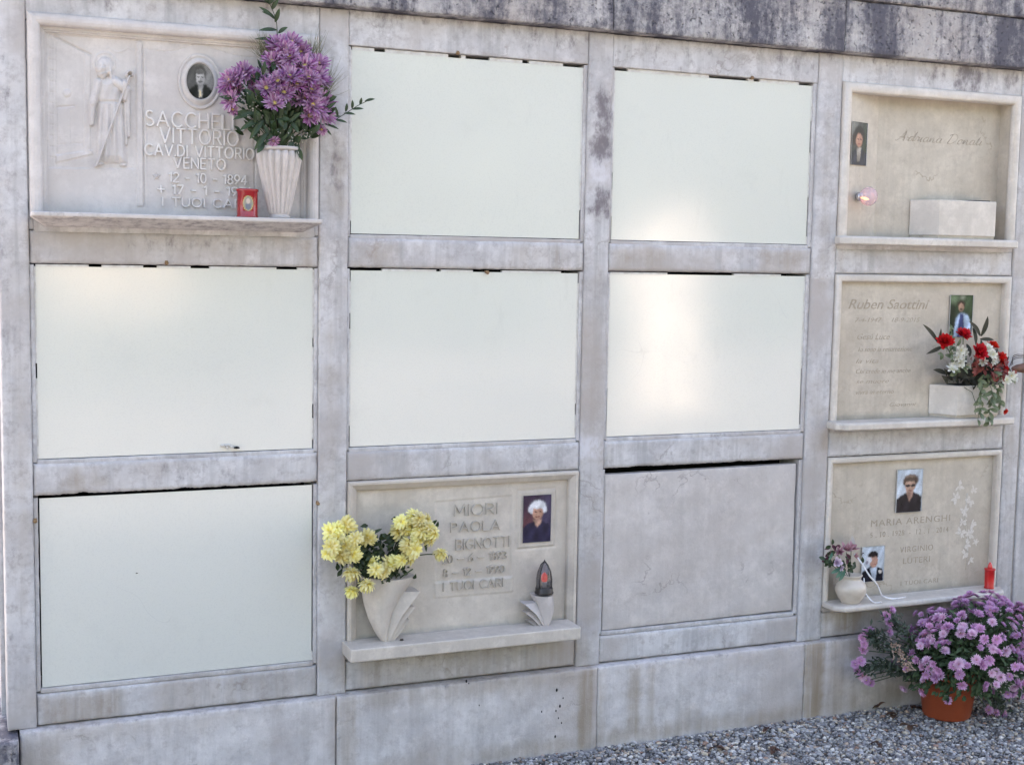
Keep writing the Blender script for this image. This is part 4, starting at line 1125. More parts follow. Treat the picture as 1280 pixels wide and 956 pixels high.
for q in range(4):
    a = q * math.pi / 2 + .6
    tube(mb, [(.0272 * math.cos(a) * s_, .0272 * math.sin(a) * s_, z_) for s_, z_ in ((1, .018), (1, .045), (.86, .07), (.5, .092), (.05, .104))], .0014, 5)
lathe(mb, [(.004, .098), (.003, .104), (0, .110)], n=10)
mb.build('lamp_mount', [BRONZE], gl)
mb = MB(); lathe(mb, [(.026, .019), (.0262, .045), (.0225, .070), (.013, .090), (.002, .102)], n=28); mb.build('glass_shade', [SMOKE], gl)
mb = MB(); lathe(mb, [(0, .020), (.008, .020), (.009, .035), (.008, .038)], n=14); lathe(mb, [(.007, .037), (.0105, .045), (.0095, .058), (.004, .066), (0, .068)], n=14, mat=1)
mb.build('red_bulb', [EDGE, plain('red_bulb', (.6, .05, .04), .4, emit=(1, .05, .03), es=.10)], gl)

# round cream pot on the lowest ledge
CREAM = plain('cream_ceramic', (.60, .53, .45), .3, alt=(.54, .47, .39), coat=.4)
cb = at(1063, 750, -.045)
cp = thing('cream_pot', 'small round cream ceramic pot at the left end of the lowest ledge', 'pot', (cb.x, -.045, .409))
mb = MB(); lathe(mb, [(0, 0), (.034, 0), (.035, .004), (.046, .018), (.055, .036), (.057, .050), (.052, .066), (.040, .078), (.034, .082), (.033, .088), (.038, .094), (.040, .098), (.037, .100), (.031, .094), (.0, .085)], n=36, sx=1, sy=.92); mb.build('pot_body', [CREAM], cp)
# ribbon
mb = MB()
def ribbon(mb, pts_, w_):
    P_ = [at(*q) - RL for q in pts_]; dn = []
    for i in range(len(P_) * 1): pass
    pp = [Vector(q) for q in crm([tuple(p_) for p_ in P_], 6)]
    vs = []; 
    for i, p_ in enumerate(pp):
        d = (pp[min(i + 1, len(pp) - 1)] - pp[max(0, i - 1)]).normalized(); s_ = d.cross(Vector((0, -1, 0))).normalized()
        tw = s_ + Vector((0, .35 * math.sin(i * .5), 0)); vs += [p_ + tw * w_ / 2, p_ - tw * w_ / 2]
    mb.add(vs, [(2 * i, 2 * i + 1, 2 * i + 3, 2 * i + 2) for i in range(len(pp) - 1)], 0, True)
rb = thing('white_ribbon', 'thin curled white ribbon hanging from the cream pot onto the lowest ledge', 'ribbon', at(1085, 735, -.07)); RL = rel(rb)
ribbon(mb, [(1068, 692, -.06), (1078, 705, -.085), (1086, 718, -.09), (1096, 730, -.09), (1101, 741, -.075), (1104, 745, -.06), (1116, 748, -.07), (1132, 746, -.06)], .0062)
ribbon(mb, [(1080, 722, -.03), (1081, 738, -.06), (1087, 748, -.08), (1094, 753, -.09), (1102, 752, -.10)], .0050)
o = mb.build('ribbon_strand', [plain('white_satin', (.78, .78, .80), .35)], rb); sl = o.modifiers.new('s', 'SOLIDIFY'); sl.thickness = .0006

# ------------------------------------------------------------------ flowers
def petal_strip(mb, base, d, nrm_, ln_, wd, curl, mat=0, seg=4, tshift=0., cup=.15):
    """petal growing from base along d, bending towards nrm_ by curl (radians over its length)"""
    d = Vector(d).normalized(); nrm_ = Vector(nrm_); nrm_ = (nrm_ - d * nrm_.dot(d)).normalized(); s_ = d.cross(nrm_)
    vs = []; ts = []; p_ = Vector(base)
    for i in range(seg + 1):
        a = i / seg; w_ = wd * (.35 + .65 * math.sin(math.pi * min(1, a * .72 + .12))) * (1 if a < .85 else .55)
        vs += [p_ - s_ * w_ / 2 + nrm_ * w_ * cup, p_, p_ + s_ * w_ / 2 + nrm_ * w_ * cup]
        ts += [(a, tshift, 0)] * 3
        ang = curl / seg; d2 = d * math.cos(ang) + nrm_ * math.sin(ang); nrm_ = nrm_ * math.cos(ang) - d * math.sin(ang); d = d2
        p_ = p_ + d * ln_ / seg
    fs = []
    for i in range(seg):
        for j in range(2): fs.append((i * 3 + j, i * 3 + j + 1, i * 3 + 4 + j, i * 3 + 3 + j))
    mb.add(vs, fs, mat, True, ts)

def mum(r_, rings, seed, wd=.2, curl=.4, centre=.22, droop=0., inner=0.):
    """chrysanthemum head facing +z; rings = [(count, elevation deg, length factor)]"""
    rr = random.Random(seed); mb = MB()
    for k_, (n, el, lf) in enumerate(rings):
        off = rr.random() * 6
        for i in range(n):
            a = off + 2 * math.pi * i / n + rr.uniform(-.12, .12); e = math.radians(el + rr.uniform(-9, 9))
            d = Vector((math.cos(a) * math.cos(e), math.sin(a) * math.cos(e), math.sin(e)))
            b_ = Vector((math.cos(a), math.sin(a), 0)) * r_ * centre * .6
            petal_strip(mb, b_, d, (0, 0, 1), r_ * lf * rr.uniform(.82, 1.08), r_ * wd, curl + rr.uniform(-.25, .25), 0, 4, inner * rr.random())
    # dome of the heart
    vs = [(0, 0, r_ * centre * .55)]; fs = []; n = 10
    for k_ in range(1, 4):
        for i in range(n):
            a = 2 * math.pi * i / n + k_ * .3; q = k_ / 3
            vs.append((math.cos(a) * r_ * centre * q, math.sin(a) * r_ * centre * q, r_ * centre * .55 * (1 - q * q) * (1 + .12 * ((i + k_) % 2))))
    for i in range(n): fs.append((0, 1 + i, 1 + (i + 1) % n))
    for k_ in range(2):
        for i in range(n): fs.append((1 + k_ * n + i, 1 + (k_ + 1) * n + i, 1 + (k_ + 1) * n + (i + 1) % n, 1 + k_ * n + (i + 1) % n))
    mb.add(vs, fs, 1, True)
    return mb
def leaf(mb, base, d, nrm_, ln_, wd, curl=.5, mat=0, seg=5, fold=.25, lobes=0, t=0.):
    d = Vector(d).normalized(); nrm_ = Vector(nrm_); nrm_ = (nrm_ - d * nrm_.dot(d))
    if nrm_.length < 1e-3: nrm_ = d.orthogonal()
    nrm_.normalize(); s_ = d.cross(nrm_); p_ = Vector(base); vs = []; ts = []
    for i in range(seg + 1):
        a = i / seg; w_ = wd * (math.sin(math.pi * (.06 + .94 * a)) ** .8)
        if lobes: w_ *= .55 + .45 * abs(math.cos(a * math.pi * lobes))
        if i == seg: w_ = wd * .03
        vs += [p_ - s_ * w_ / 2 + nrm_ * w_ * fold, p_, p_ + s_ * w_ / 2 + nrm_ * w_ * fold]; ts += [(a, t, 0)] * 3
        ang = -curl / seg; d2 = d * math.cos(ang) + nrm_ * math.sin(ang); nrm_ = nrm_ * math.cos(ang) - d * math.sin(ang); d = d2
        p_ = p_ + d * ln_ / seg
    fs = []
    for i in range(seg):
        for j in range(2): fs.append((i * 3 + j, i * 3 + j + 1, i * 3 + 4 + j, i * 3 + 3 + j))
    mb.add(vs, fs, mat, True, ts)
def rvec(r=rnd): 
    while True:
        v_ = Vector((r.uniform(-1, 1), r.uniform(-1, 1), r.uniform(-1, 1)))
        if .1 < v_.length < 1: return v_.normalized()
def heads(name, protos, parent, places, scale=1.):
    """places: (Point in world, axis, size factor)"""
    L_ = rel(parent); out = []
    for i, (p_, ax, s_) in enumerate(places):
        o = protos[i % len(protos)].copy(); COL.objects.link(o); o.parent = parent; o.name = name
        q = Vector((0, 0, 1)).rotation_difference(Vector(ax).normalized()).to_matrix().to_4x4() @ Matrix.Rotation(rnd.uniform(0, 6.28), 4, 'Z')
        o.matrix_local = Matrix.Translation(Vector(p_) - L_) @ q @ Matrix.Diagonal((s_ * scale, s_ * scale, s_ * scale, 1)); out.append(o)
    return out
def proto(mbs, name, mats):
    return [m_.build(name, mats) for m_ in mbs]
def drop(protos):
    for o in protos: bpy.data.objects.remove(o)

LEAF_D = petalmat('dark_leaf', (.025, .055, .022), (.040, .085, .032), hue=.02, rough=.45)
LEAF_M = petalmat('mid_leaf', (.045, .085, .035), (.075, .125, .05), hue=.02)
LEAF_P = petalmat('pale_leaf', (.16, .24, .10), (.26, .34, .17), hue=.02)
LEAF_G = petalmat('greyish_leaf', (.055, .085, .055), (.09, .125, .085), hue=.02)
STEM = plain('green_stem', (.06, .10, .04), .6)
PUR = petalmat('purple_petal', (.17, .022, .14), (.36, .11, .32), inner=(.62, .42, .58), hue=.012)
YC = plain('yellow_heart', (.72, .56, .18), .8, alt=(.55, .46, .14), scale=400, bump=.6)
# purple bouquet
bq = thing('purple_bouquet', 'bunch of purple chrysanthemums with dark greenery in the fluted vase', 'flowers', (vb.x, -.062, 1.694 + .185)); L = rel(bq)
R3 = [(20, 4, 1.), (18, 22, .92), (15, 42, .78), (10, 60, .55)]
pr_ = proto([mum(.033, R3, s_, wd=.19, curl=.35, centre=.28, inner=1.) for s_ in (1, 2, 3)], 'bloom', [PUR, YC])
lst = [(287, 101, -.10), (305, 92, -.09), (289, 126, -.10), (317, 97, -.07), (348, 56, -.07), (365, 53, -.06), (362, 72, -.10), (381, 83, -.10), (398, 80, -.07), (340, 77, -.08),
       (348, 102, -.115), (333, 110, -.11), (371, 106, -.115), (355, 116, -.12), (343, 129, -.12), (389, 113, -.11), (403, 102, -.08), (391, 131, -.11), (405, 127, -.08), (387, 145, -.10), (405, 143, -.07), (322, 112, -.08), (376, 66, -.05), (350, 88, -.07), (372, 124, -.09), (296, 113, -.07), (357, 62, -.09), (373, 94, -.07), (326, 104, -.06), (340, 116, -.08), (362, 96, -.12), (386, 98, -.12), (380, 122, -.10), (396, 95, -.10), (345, 68, -.06), (399, 136, -.10), (283, 108, -.07), (297, 99, -.11)]
pl = []
for u, v_, y in lst:
    p_ = at(u, v_, y); ax = (p_ - Vector((vb.x, -.03, 1.95))).normalized() * .75 + Vector((-.35, -.85, .10)) + rvec() * .28
    pl.append((p_, ax, rnd.uniform(.85, 1.08)))
for u, v_, y in [(342, 176, -.12), (402, 162, -.08), (291, 137, -.08)]: pl.append((at(u, v_, y), Vector((0, -1, -.4)) + rvec() * .3, .5))
heads('bloom', pr_, bq, pl); drop(pr_)
mb = MB(); org = Vector((0, 0, 0))
for p_, ax, s_ in pl:
    e = Vector(p_) - L - Vector(ax).normalized() * .012; m_ = e * .5 + Vector((0, .01, .02)); tube(mb, crm([tuple(org), tuple(m_), tuple(e)], 4), .0018, 4)
mb.build('stems', [STEM], bq)
mb = MB()
for i in range(430):
    u = rnd.gauss(350, 24); v_ = rnd.gauss(140, 24)
    if not (292 < u < 412 and 78 < v_ < 184): continue
    if (u - 350) ** 2 / 62 ** 2 + (v_ - 135) ** 2 / 52 ** 2 > 1: continue
    p_ = at(u, v_, rnd.uniform(-.11, -.02)); d = (p_ - L - Vector((0, 0, -.03))); d = d.normalized() + rvec() * .6
    leaf(mb, p_ - L, d, (0, -1, .3), rnd.uniform(.022, .05), rnd.uniform(.009, .018), rnd.uniform(-.3, .9), 0, 5)
# bigger pointed leaves low and left
for u, v_, u2, v2 in [(322, 140, 292, 146), (325, 150, 300, 160), (330, 150, 312, 172), (335, 165, 318, 186), (352, 160, 330, 178), (345, 150, 365, 148), (362, 152, 375, 165), (372, 178, 372, 203), (368, 180, 380, 200), (365, 175, 362, 190), (300, 128, 276, 118), (330, 180, 322, 190), (343, 168, 350, 180)]:
    a = at(u, v_, -.10) - L; b_ = at(u2, v2, -.115) - L; leaf(mb, a, b_ - a, (0, -1, .5), (b_ - a).length, .016, .4, 0, 6)
# tall sprig above, right sprig
sp = [(352, 60), (347, 45), (345, 25), (336, 2), (332, -8)]
SP = [at(u, v_, -.03) - L for u, v_ in sp]; tube(mb, crm([tuple(p_) for p_ in SP], 4), .0013, 4)
for (u, v_), (u2, v2) in [((344, 25), (327, 8)), ((344, 28), (349, 12)), ((343, 22), (330, 14)), ((336, 5), (326, -6)), ((336, 6), (344, -6)), ((334, 0), (333, -14)), ((346, 38), (326, 36)), ((348, 42), (358, 34)), ((350, 52), (322, 46)), ((350, 50), (362, 44)), ((352, 56), (330, 52)), ((340, 12), (347, 0))]:
    a = at(u, v_, -.03) - L; b_ = at(u2, v2, -.05) - L; leaf(mb, a, b_ - a, (0, -1, .5), (b_ - a).length * 1.05, .013, .3, 0, 6)
sp = [(398, 158), (415, 152), (432, 142), (446, 133), (458, 127), (464, 124)]
SP = [at(u, v_, -.05 - .0003 * (u - 398)) - L for u, v_ in sp]; tube(mb, crm([tuple(p_) for p_ in SP], 4), .0011, 4)
for (u, v_), (u2, v2) in [((405, 155), (424, 160)), ((412, 152), (408, 140)), ((418, 150), (434, 152)), ((422, 147), (420, 134)), ((430, 142), (444, 142)), ((432, 140), (434, 130)), ((440, 137), (454, 135)), ((440, 136), (441, 126)), ((450, 131), (452, 123)), ((456, 127), (468, 123)), ((402, 158), (415, 168)), ((398, 152), (402, 165)), ((410, 150), (425, 144))]:
    a = at(u, v_, -.06) - L; b_ = at(u2, v2, -.07) - L; leaf(mb, a, b_ - a, (0, -1, .5), (b_ - a).length * 1.05, .009, .3, 0, 5)
mb.build('dark_leaves', [LEAF_D], bq)
mb = MB()   # wispy grass and tiny buds
for cu, cv in ((328, 58), (395, 62), (410, 100)):
    for i in range(70):
        b0 = at(cu + rnd.gauss(0, 3) + (8 if cu < 350 else -8), cv + 22, -.04) - L; e = at(cu + rnd.gauss(0, 9), cv + rnd.gauss(-6, 11), -.05 + rnd.uniform(-.02, .02)) - L
        mid = (b0 + e) / 2 + rvec() * .006; tube(mb, [b0, mid, e], [.0007, .0006, .0003], 3)
for i in range(90):
    c = random.choice([0, 1]); u, v_ = [(rnd.gauss(310, 9), rnd.gauss(132, 7)), (rnd.gauss(372, 12), rnd.gauss(172, 7))][i % 2]
    p_ = at(u, v_, -.105) - L; s_ = rnd.uniform(.0012, .0026); lathe(mb, [(0, -s_), (s_, 0), (0, s_)], p_, 5, mat=1)
mb.build('wispy_filler', [petalmat('dry_grass', (.22, .24, .13), (.34, .33, .20)), plain('bud_cream', (.5, .46, .40), .8)], bq)

# yellow bouquet
YEL = petalmat('yellow_petal', (.85, .68, .08), (.90, .84, .34), inner=(.92, .89, .55), hue=.01)
yb = thing('yellow_bouquet', 'wilting yellow chrysanthemums drooping over the pointed wall vase', 'flowers', at(487, 722, -.03)); L = rel(yb)
RY = [(15, -38, 1.), (15, -18, .98), (13, 8, .9), (10, 34, .75), (7, 60, .55)]
pr_ = proto([mum(.033, RY, s_, wd=.24, curl=-.9, centre=.18, inner=.7) for s_ in (11, 12, 13)], 'bloom', [YEL, YC])
lst = [(421, 660), (432, 656), (413, 665), (421, 676), (432, 681), (410, 691), (426, 695), (440, 693), (444, 673), (459, 673), (440, 714), (440, 737), (459, 729), (467, 704), (486, 706), (480, 716), (503, 700), (513, 697), (511, 681), (501, 652), (515, 660), (526, 649), (528, 663), (537, 659), (538, 671), (524, 673), (551, 690), (499, 664), (518, 686), (494, 703), (470, 712), (519, 646), (533, 651), (507, 660), (543, 664), (415, 683)]
pl = []
for i, (u, v_) in enumerate(lst):
    y = rnd.uniform(-.12, -.07); p_ = at(u, v_, y); out_ = Vector(((u - 482) / 90, -.75, .35 if v_ < 668 else .05))
    ax = out_ + rvec() * .35
    if (u, v_) in ((440, 737), (459, 729), (551, 690), (440, 714)): ax = Vector((.15, -.25, 1))
    pl.append((p_, ax, rnd.uniform(.8, 1.12)))
heads('bloom', pr_, yb, pl); drop(pr_)
mb = MB()
for p_, ax, s_ in pl:
    e = p_ - L - Vector(ax).normalized() * .006; base_ = Vector((rnd.uniform(-.02, .02), .01, -.02)); m_ = base_ * .5 + e * .5 + Vector((0, .02, .03)); tube(mb, crm([tuple(base_), tuple(m_), tuple(e)], 4), .0017, 4)
tube(mb, [at(500, 722, -.06) - L, at(516, 711, -.085) - L], .0022, 5)
mb.build('stems', [STEM], yb)
mb = MB()
for i in range(300):
    u, v_ = [(rnd.gauss(462, 10), rnd.gauss(696, 9)), (rnd.gauss(492, 6), rnd.gauss(682, 12)), (rnd.gauss(476, 18), rnd.gauss(712, 7)), (rnd.gauss(450, 14), rnd.gauss(690, 12))][i % 4]
    if v_ > 726: continue
    p_ = at(u, v_, rnd.uniform(-.075, -.01)) - L; leaf(mb, p_, rvec() + Vector((0, -.3, -.4)), (0, -1, .3), rnd.uniform(.016, .032), rnd.uniform(.010, .016), rnd.uniform(0, 1.2), 0, 5, lobes=2)
for (u, v_), (u2, v2) in [((530, 672), (534, 690)), ((462, 668), (478, 660)), ((545, 660), (548, 652)), ((540, 655), (546, 650))]:
    a = at(u, v_, -.06) - L; b_ = at(u2, v2, -.07) - L; leaf(mb, a, b_ - a, (0, -1, .5), (b_ - a).length, .010, .3, 0, 5)
mb.build('dark_leaves', [LEAF_D], yb)
o = MB(); lathe(o, [(0, -.002), (.006, -.001), (.005, .002), (0, .003)], (0, 0, 0), 7)
o = o.build('dry_bud', [plain('dry_brown', (.07, .05, .04), .8)]); q = at(504, 803, -.07); o.location = (q.x, -.055, .436); tag(o, 'tiny dark dry bud lying on the ledge under the pointed vase', 'dry bud')

# red and white bouquet
RED = petalmat('red_petal', (.42, .004, .010), (.66, .012, .016), hue=.006)
WHT = petalmat('cream_petal', (.62, .62, .48), (.78, .77, .70), hue=.01)
BRG = petalmat('burgundy_leaf', (.18, .03, .03), (.34, .08, .07), hue=.01)
BRN = petalmat('dark_bronze_leaf', (.035, .040, .026), (.06, .055, .036), hue=.01)
rb = thing('red_bouquet', 'red carnations and cream flowers with trailing leaves in the beige box planter', 'flowers', at(1215, 478, -.04)); L = rel(rb)
RR = [(16, 5, 1.), (15, 24, .95), (13, 44, .85), (10, 62, .75), (8, 78, .65)]
pr_ = proto([mum(.030, RR, s_, wd=.42, curl=.5, centre=.12) for s_ in (21, 22)], 'red_carnation', [RED, RED])
pl = [(at(1181, 427, -.09), (-.5, -.8, .5), 1.05), (at(1204, 419, -.08), (-.1, -.7, .9), .95), (at(1224, 440, -.12), (-.1, -1, .4), 1.1), (at(1240, 433, -.06), (.3, -.6, .9), .85), (at(1250, 449, -.09), (.4, -.8, .5), 1.0), (at(1254, 461, -.08), (.6, -.8, .1), .8), (at(1256, 514, -.11), (.1, -1, -.2), .4)]
heads('red_carnation', pr_, rb, pl); drop(pr_)
RW = [(6, 5, 1.), (5, 35, .8)]
pr_ = proto([mum(.022, RW, s_, wd=.55, curl=.2, centre=.15) for s_ in (31, 32)], 'cream_flower', [WHT, YC])
pw = []
for cu, cv, n in ((1200, 443, 7), (1197, 457, 7), (1234, 447, 8), (1263, 471, 3)):
    for i in range(n): pw.append((at(cu + rnd.gauss(0, 5), cv + rnd.gauss(0, 5), -.11 + rnd.uniform(-.02, .02)), Vector((-.2, -1, .3)) + rvec() * .6, rnd.uniform(.6, .95)))
heads('cream_flower', pr_, rb, pw); drop(pr_)
mb = MB()
for u, v_, u2, v2, w_ in [(1172, 428, 1159, 406, .018), (1172, 428, 1178, 412, .012), (1178, 433, 1162, 441, .014), (1226, 420, 1237, 397, .020), (1225, 420, 1216, 402, .020), (1225, 424, 1243, 424, .014), (1226, 425, 1228, 440, .016), (1216, 410, 1222, 430, .018), (1184, 480, 1180, 470, .02), (1208, 430, 1214, 445, .02)]:
    a = at(u, v_, -.07) - L; b_ = at(u2, v2, -.09) - L; leaf(mb, a, b_ - a, (0, -1, .3), (b_ - a).length * 1.05, w_, .3, 0, 6)
for i in range(150):
    u, v_ = rnd.gauss(1218, 19), rnd.gauss(466, 9)
    if v_ > 484 or abs(u - 1218) > 40: continue
    leaf(mb, at(u, v_, rnd.uniform(-.07, -.01)) - L, rvec() + Vector((0, -.6, .2)), (0, -1, .3), rnd.uniform(.03, .05), rnd.uniform(.013, .022), .5, 0, 5)
mb.build('dark_leaves', [BRN], rb)
mb = MB()
for i in range(46):
    u, v_ = [(rnd.gauss(1226, 9), rnd.gauss(456, 5)), (rnd.gauss(1248, 7), rnd.gauss(466, 4))][i % 2]
    leaf(mb, at(u, v_, rnd.uniform(-.12, -.08)) - L, rvec() + Vector((0, -.5, 0)), (0, -1, .3), rnd.uniform(.022, .038), rnd.uniform(.012, .018), .6, 0, 5)
mb.build('burgundy_leaves', [BRG], rb)
mb = MB()
def trail(pts_, n, w_, ml, sp=.02):
    P_ = [at(*q) - L for q in pts_]; pp = [Vector(q) for q in crm([tuple(p_) for p_ in P_], 8)]; tube(mb, pp, .0012, 4, mat=0)
    for i in range(n):
        p_ = pp[int(rnd.uniform(.1, 1) * (len(pp) - 1))]; d = rvec() * .9 + Vector((0, -.5, -.7)); leaf(mb, p_, d, (0, -1, .4), rnd.uniform(.7, 1.1) * ml, w_ * rnd.uniform(.7, 1.1), .4, 0, 5)
trail([(1222, 474, -.08), (1226, 490, -.11), (1225, 508, -.115), (1222, 526, -.115)], 16, .018, .034)
trail([(1232, 474, -.08), (1240, 488, -.11), (1238, 505, -.12), (1235, 530, -.12)], 20, .018, .036)
trail([(1240, 478, -.08), (1248, 492, -.11), (1250, 508, -.11)], 12, .018, .034)
trail([(1190, 437, -.08), (1190, 420, -.08), (1188, 405, -.07)], 10, .010, .018)
for i in range(60):
    u, v_ = [(rnd.gauss(1192, 7), rnd.gauss(442, 6)), (rnd.gauss(1240, 12), rnd.gauss(470, 6)), (rnd.gauss(1195, 6), rnd.gauss(455, 6))][i % 3]
    leaf(mb, at(u, v_, rnd.uniform(-.115, -.07)) - L, rvec() + Vector((0, -.5, 0)), (0, -1, .3), rnd.uniform(.02, .035), rnd.uniform(.010, .018), .6, 0, 5)
mb.build('trailing_leaves', [petalmat('sage_leaf', (.12, .17, .085), (.22, .27, .16), hue=.02)], rb)
mb = MB(); tube(mb, [at(1205, 484, -.075) - L, at(1215, 490, -.08) - L, at(1219, 502, -.08) - L, at(1219, 518, -.08) - L], .0012, 4)
for p_, ax, s_ in pl[:6]: tube(mb, [Vector((0, 0, -.01)), (Vector(p_) - L) * .6 + Vector((0, .02, 0)), Vector(p_) - L], .0016, 4)
mb.build('stems', [STEM], rb)

# small artificial bouquet in the cream pot
sb = thing('pink_bouquet', 'small artificial pink and lilac flowers with dark leaves in the cream pot', 'flowers', at(1062, 722, -.045)); L = rel(sb)
PNK = petalmat('dusty_pink', (.34, .14, .17), (.52, .28, .32), hue=.012); LIL = petalmat('pale_lilac', (.50, .36, .48), (.66, .56, .66), hue=.01)
RW = [(6, 30, 1.), (5, 58, .8)]
pr_ = proto([mum(.026, RW, 41, wd=.42, curl=.3, centre=.1)], 'pink_flower', [PNK, PNK])
heads('pink_flower', pr_, sb, [(at(1058, 688, -.09), (-.1, -.5, 1), 1.15), (at(1064, 686, -.08), (.3, -.5, .9), 1.1), (at(1050, 690, -.1), (-.5, -.6, .5), .8), (at(1068, 695, -.08), (.6, -.7, .2), .7)]); drop(pr_)
pr_ = proto([mum(.022, RW, 42, wd=.6, curl=.3, centre=.1)], 'lilac_flower', [LIL, LIL])
heads('lilac_flower', pr_, sb, [(at(1046, 703, -.1), (-.3, -1, .4), 1.0), (at(1051, 709, -.1), (.1, -1, -.2), .6)]); drop(pr_)
mb = MB()
for i in range(60):
    u, v_ = [(rnd.gauss(1045, 6), rnd.gauss(685, 4)), (rnd.gauss(1034, 3), rnd.gauss(702, 3)), (rnd.gauss(1063, 7), rnd.gauss(706, 5))][(i % 5) // 2 if i % 5 else 2]
    leaf(mb, at(u, v_, rnd.uniform(-.09, -.03)) - L, rvec() + Vector((0, -.5, .2)), (0, -1, .3), rnd.uniform(.014, .026), rnd.uniform(.010, .015), .6, i % 2 if v_ < 700 else 1, 5)
mb.build('dark_leaves', [petalmat('plum_leaf', (.09, .02, .03), (.14, .04, .05)), LEAF_D], sb)
mb = MB()
for u, v_, u2, v2, w_ in [(1052, 712, 1046, 722, .016), (1050, 710, 1040, 716, .014), (1056, 712, 1050, 726, .014), (1040, 690, 1037, 700, .012)]:
    a = at(u, v_, -.09) - L; b_ = at(u2, v2, -.10) - L; leaf(mb, a, b_ - a, (0, -1, .3), (b_ - a).length, w_, .3, 0, 6)
mb.build('green_leaves', [petalmat('sea_green_leaf', (.05, .16, .11), (.12, .26, .19))], sb)
mb = MB()
for p_ in [(1058, 690), (1064, 688), (1046, 705), (1045, 687), (1036, 702), (1063, 706)]: tube(mb, [Vector((0, 0, -.01)), at(p_[0], p_[1], -.07) - L], .0013, 4)
a = at(1062, 690, -.03) - L; b_ = at(1066, 669, -.02) - L; leaf(mb, a, b_ - a, (0, -1, 0), (b_ - a).length, .026, .1, 1, 6)
a = at(1046, 712, -.02) - L; b_ = at(1043, 736, -.02) - L; leaf(mb, a, b_ - a, (0, -1, 0), (b_ - a).length, .024, .1, 1, 6)
mb.build('stems', [STEM, plain('faded_leaf', (.42, .38, .34), .6, alt=(.36, .31, .29))], sb)

# dried stalk poking in from the next bay
bp_ = thing('dried_seed_pod', 'brown dried pod with thin curled stalks poking in at the right edge', 'dried flower', at(1282, 460, -.10)); L = rel(bp_)
mb = MB(); lathe(mb, [(0, -.070), (.006, -.064), (.014, -.040), (.018, -.010), (.020, .03), (.022, .06), (0, .07)], n=14); orient(mb, (1, .05, .0)).build('pod', [plain('dry_pod', (.16, .07, .045), .6, alt=(.10, .05, .035), scale=60)], bp_)
mb = MB()
for k_ in range(3):
    P_ = [at(1262 + k_ * 2, 458 - k_, -.1) - L, at(1266, 450 - k_ * 2, -.1) - L, at(1274, 447 - k_ * 2, -.11) - L, at(1288, 447 - k_, -.1) - L]; tube(mb, crm([tuple(p_) for p_ in P_], 5), .0013, 4)
tube(mb, crm([tuple(at(1283, 460, -.10) - L), (.06, .03, -.02), (.12, .07, -.03), (3.66 - L.x, .014 - L.y, -.02)], 5), .003, 6)
mb.build('stalks', [plain('dry_stalk', (.05, .04, .04), .7)], bp_)

# ------------------------------------------------------------------ potted chrysanthemum
PC = Vector((3.035, -.165, 0))
pt = thing('terracotta_pot', 'orange brown plastic flower pot standing on the gravel against the plinth', 'pot', PC)
TERRA = plain('terracotta_plastic', (.42, .085, .032), .5, alt=(.37, .075, .03), scale=12, bump=.1)
mb = MB(); lathe(mb, [(0, .0), (.077, .0), (.082, .006), (.103, .150), (.107, .152), (.109, .176), (.105, .178), (.101, .160), (0, .150)], n=48); mb.build('pot_body', [TERRA], pt)
mb = MB(); lathe(mb, [(.0965, .152), (.06, .156), (0, .158)], n=24); mb.build('soil', [plain('soil', (.03, .022, .016), .95, bump=.8, scale=80)], pt)
mp = thing('chrysanthemum_plant', 'bushy mauve chrysanthemum spreading over the orange brown pot by the wall', 'plant', PC + Vector((0, 0, .155))); L = rel(mp)
MAU = petalmat('mauve_petal', (.52, .18, .42), (.76, .40, .66), inner=(.76, .56, .72), hue=.012)
MAUP = petalmat('pale_mauve_petal', (.68, .36, .56), (.88, .62, .78), inner=(.75, .6, .72), hue=.012)
RM = [(17, 3, 1.), (15, 22, .9), (11, 45, .7)]
PHd = [mum(.0200, RM, s_, wd=.27, curl=.25, centre=.20, inner=.5) for s_ in (51, 52, 53)]
pA = proto(PHd[:2], 'bloom', [MAU, plain('pale_heart', (.62, .45, .40), .8)]); pB = proto(PHd[2:], 'bloom', [MAUP, plain('pinkish_heart', (.55, .30, .32), .8)])
C0 = Vector((3.125, -.225, .205)); RX, RY_, RZ = .315, .215, .215
pl = []; tries = 0
def okp(p_, mind, lst_):
    if p_.y > -.045 or (p_.y > -.115 and .37 < p_.z < .43): return False
    return all((p_ - q[0]).length > mind for q in lst_)
while len(pl) < 430 and tries < 20000:
    tries += 1
    d = rvec()
    if d.z < -.35: continue
    lump = 1 + .10 * math.sin(d.x * 7 + 1) * math.cos(d.z * 6) + .06 * math.sin(d.y * 9 + d.x * 5)
    p_ = C0 + Vector((d.x * RX, d.y * RY_, d.z * RZ)) * lump * rnd.uniform(.90, 1.05)
    # patchy: fewer blooms low in front left where dark foliage shows
    if d.z < .25 and d.x < -.2 and rnd.random() < .62: continue
    if d.z < .0 and rnd.random() < .35: continue
    if math.sin(d.x * 11 + 2) * math.sin(d.z * 12 + 1) > .45: continue
    if p_.z < .10: continue
    if okp(p_, .0155, pl): pl.append((p_, Vector((d.x, d.y, d.z + .25)) + rvec() * .6, rnd.uniform(.58, .98)))
ex_ = []
for u, v_, y in [(1078, 797, -.09), (1080, 805, -.10), (1083, 790, -.09), (1088, 787, -.08), (1079, 812, -.09), (1072, 838, -.10), (1078, 845, -.10), (1083, 850, -.11), (1069, 830, -.10), (1088, 853, -.10), (1076, 826, -.11),
                 (1184, 875, -.30), (1240, 863, -.27), (1245, 890, -.25), (1254, 893, -.24), (1236, 887, -.25), (1112, 790, -.15), (1108, 770, -.12), (1115, 762, -.13), (1111, 778, -.14)]:
    ex_.append((at(u, v_, y), Vector((-.5 if u < 1100 else 0, -.8, .5)) + rvec() * .3, rnd.uniform(.7, .95)))
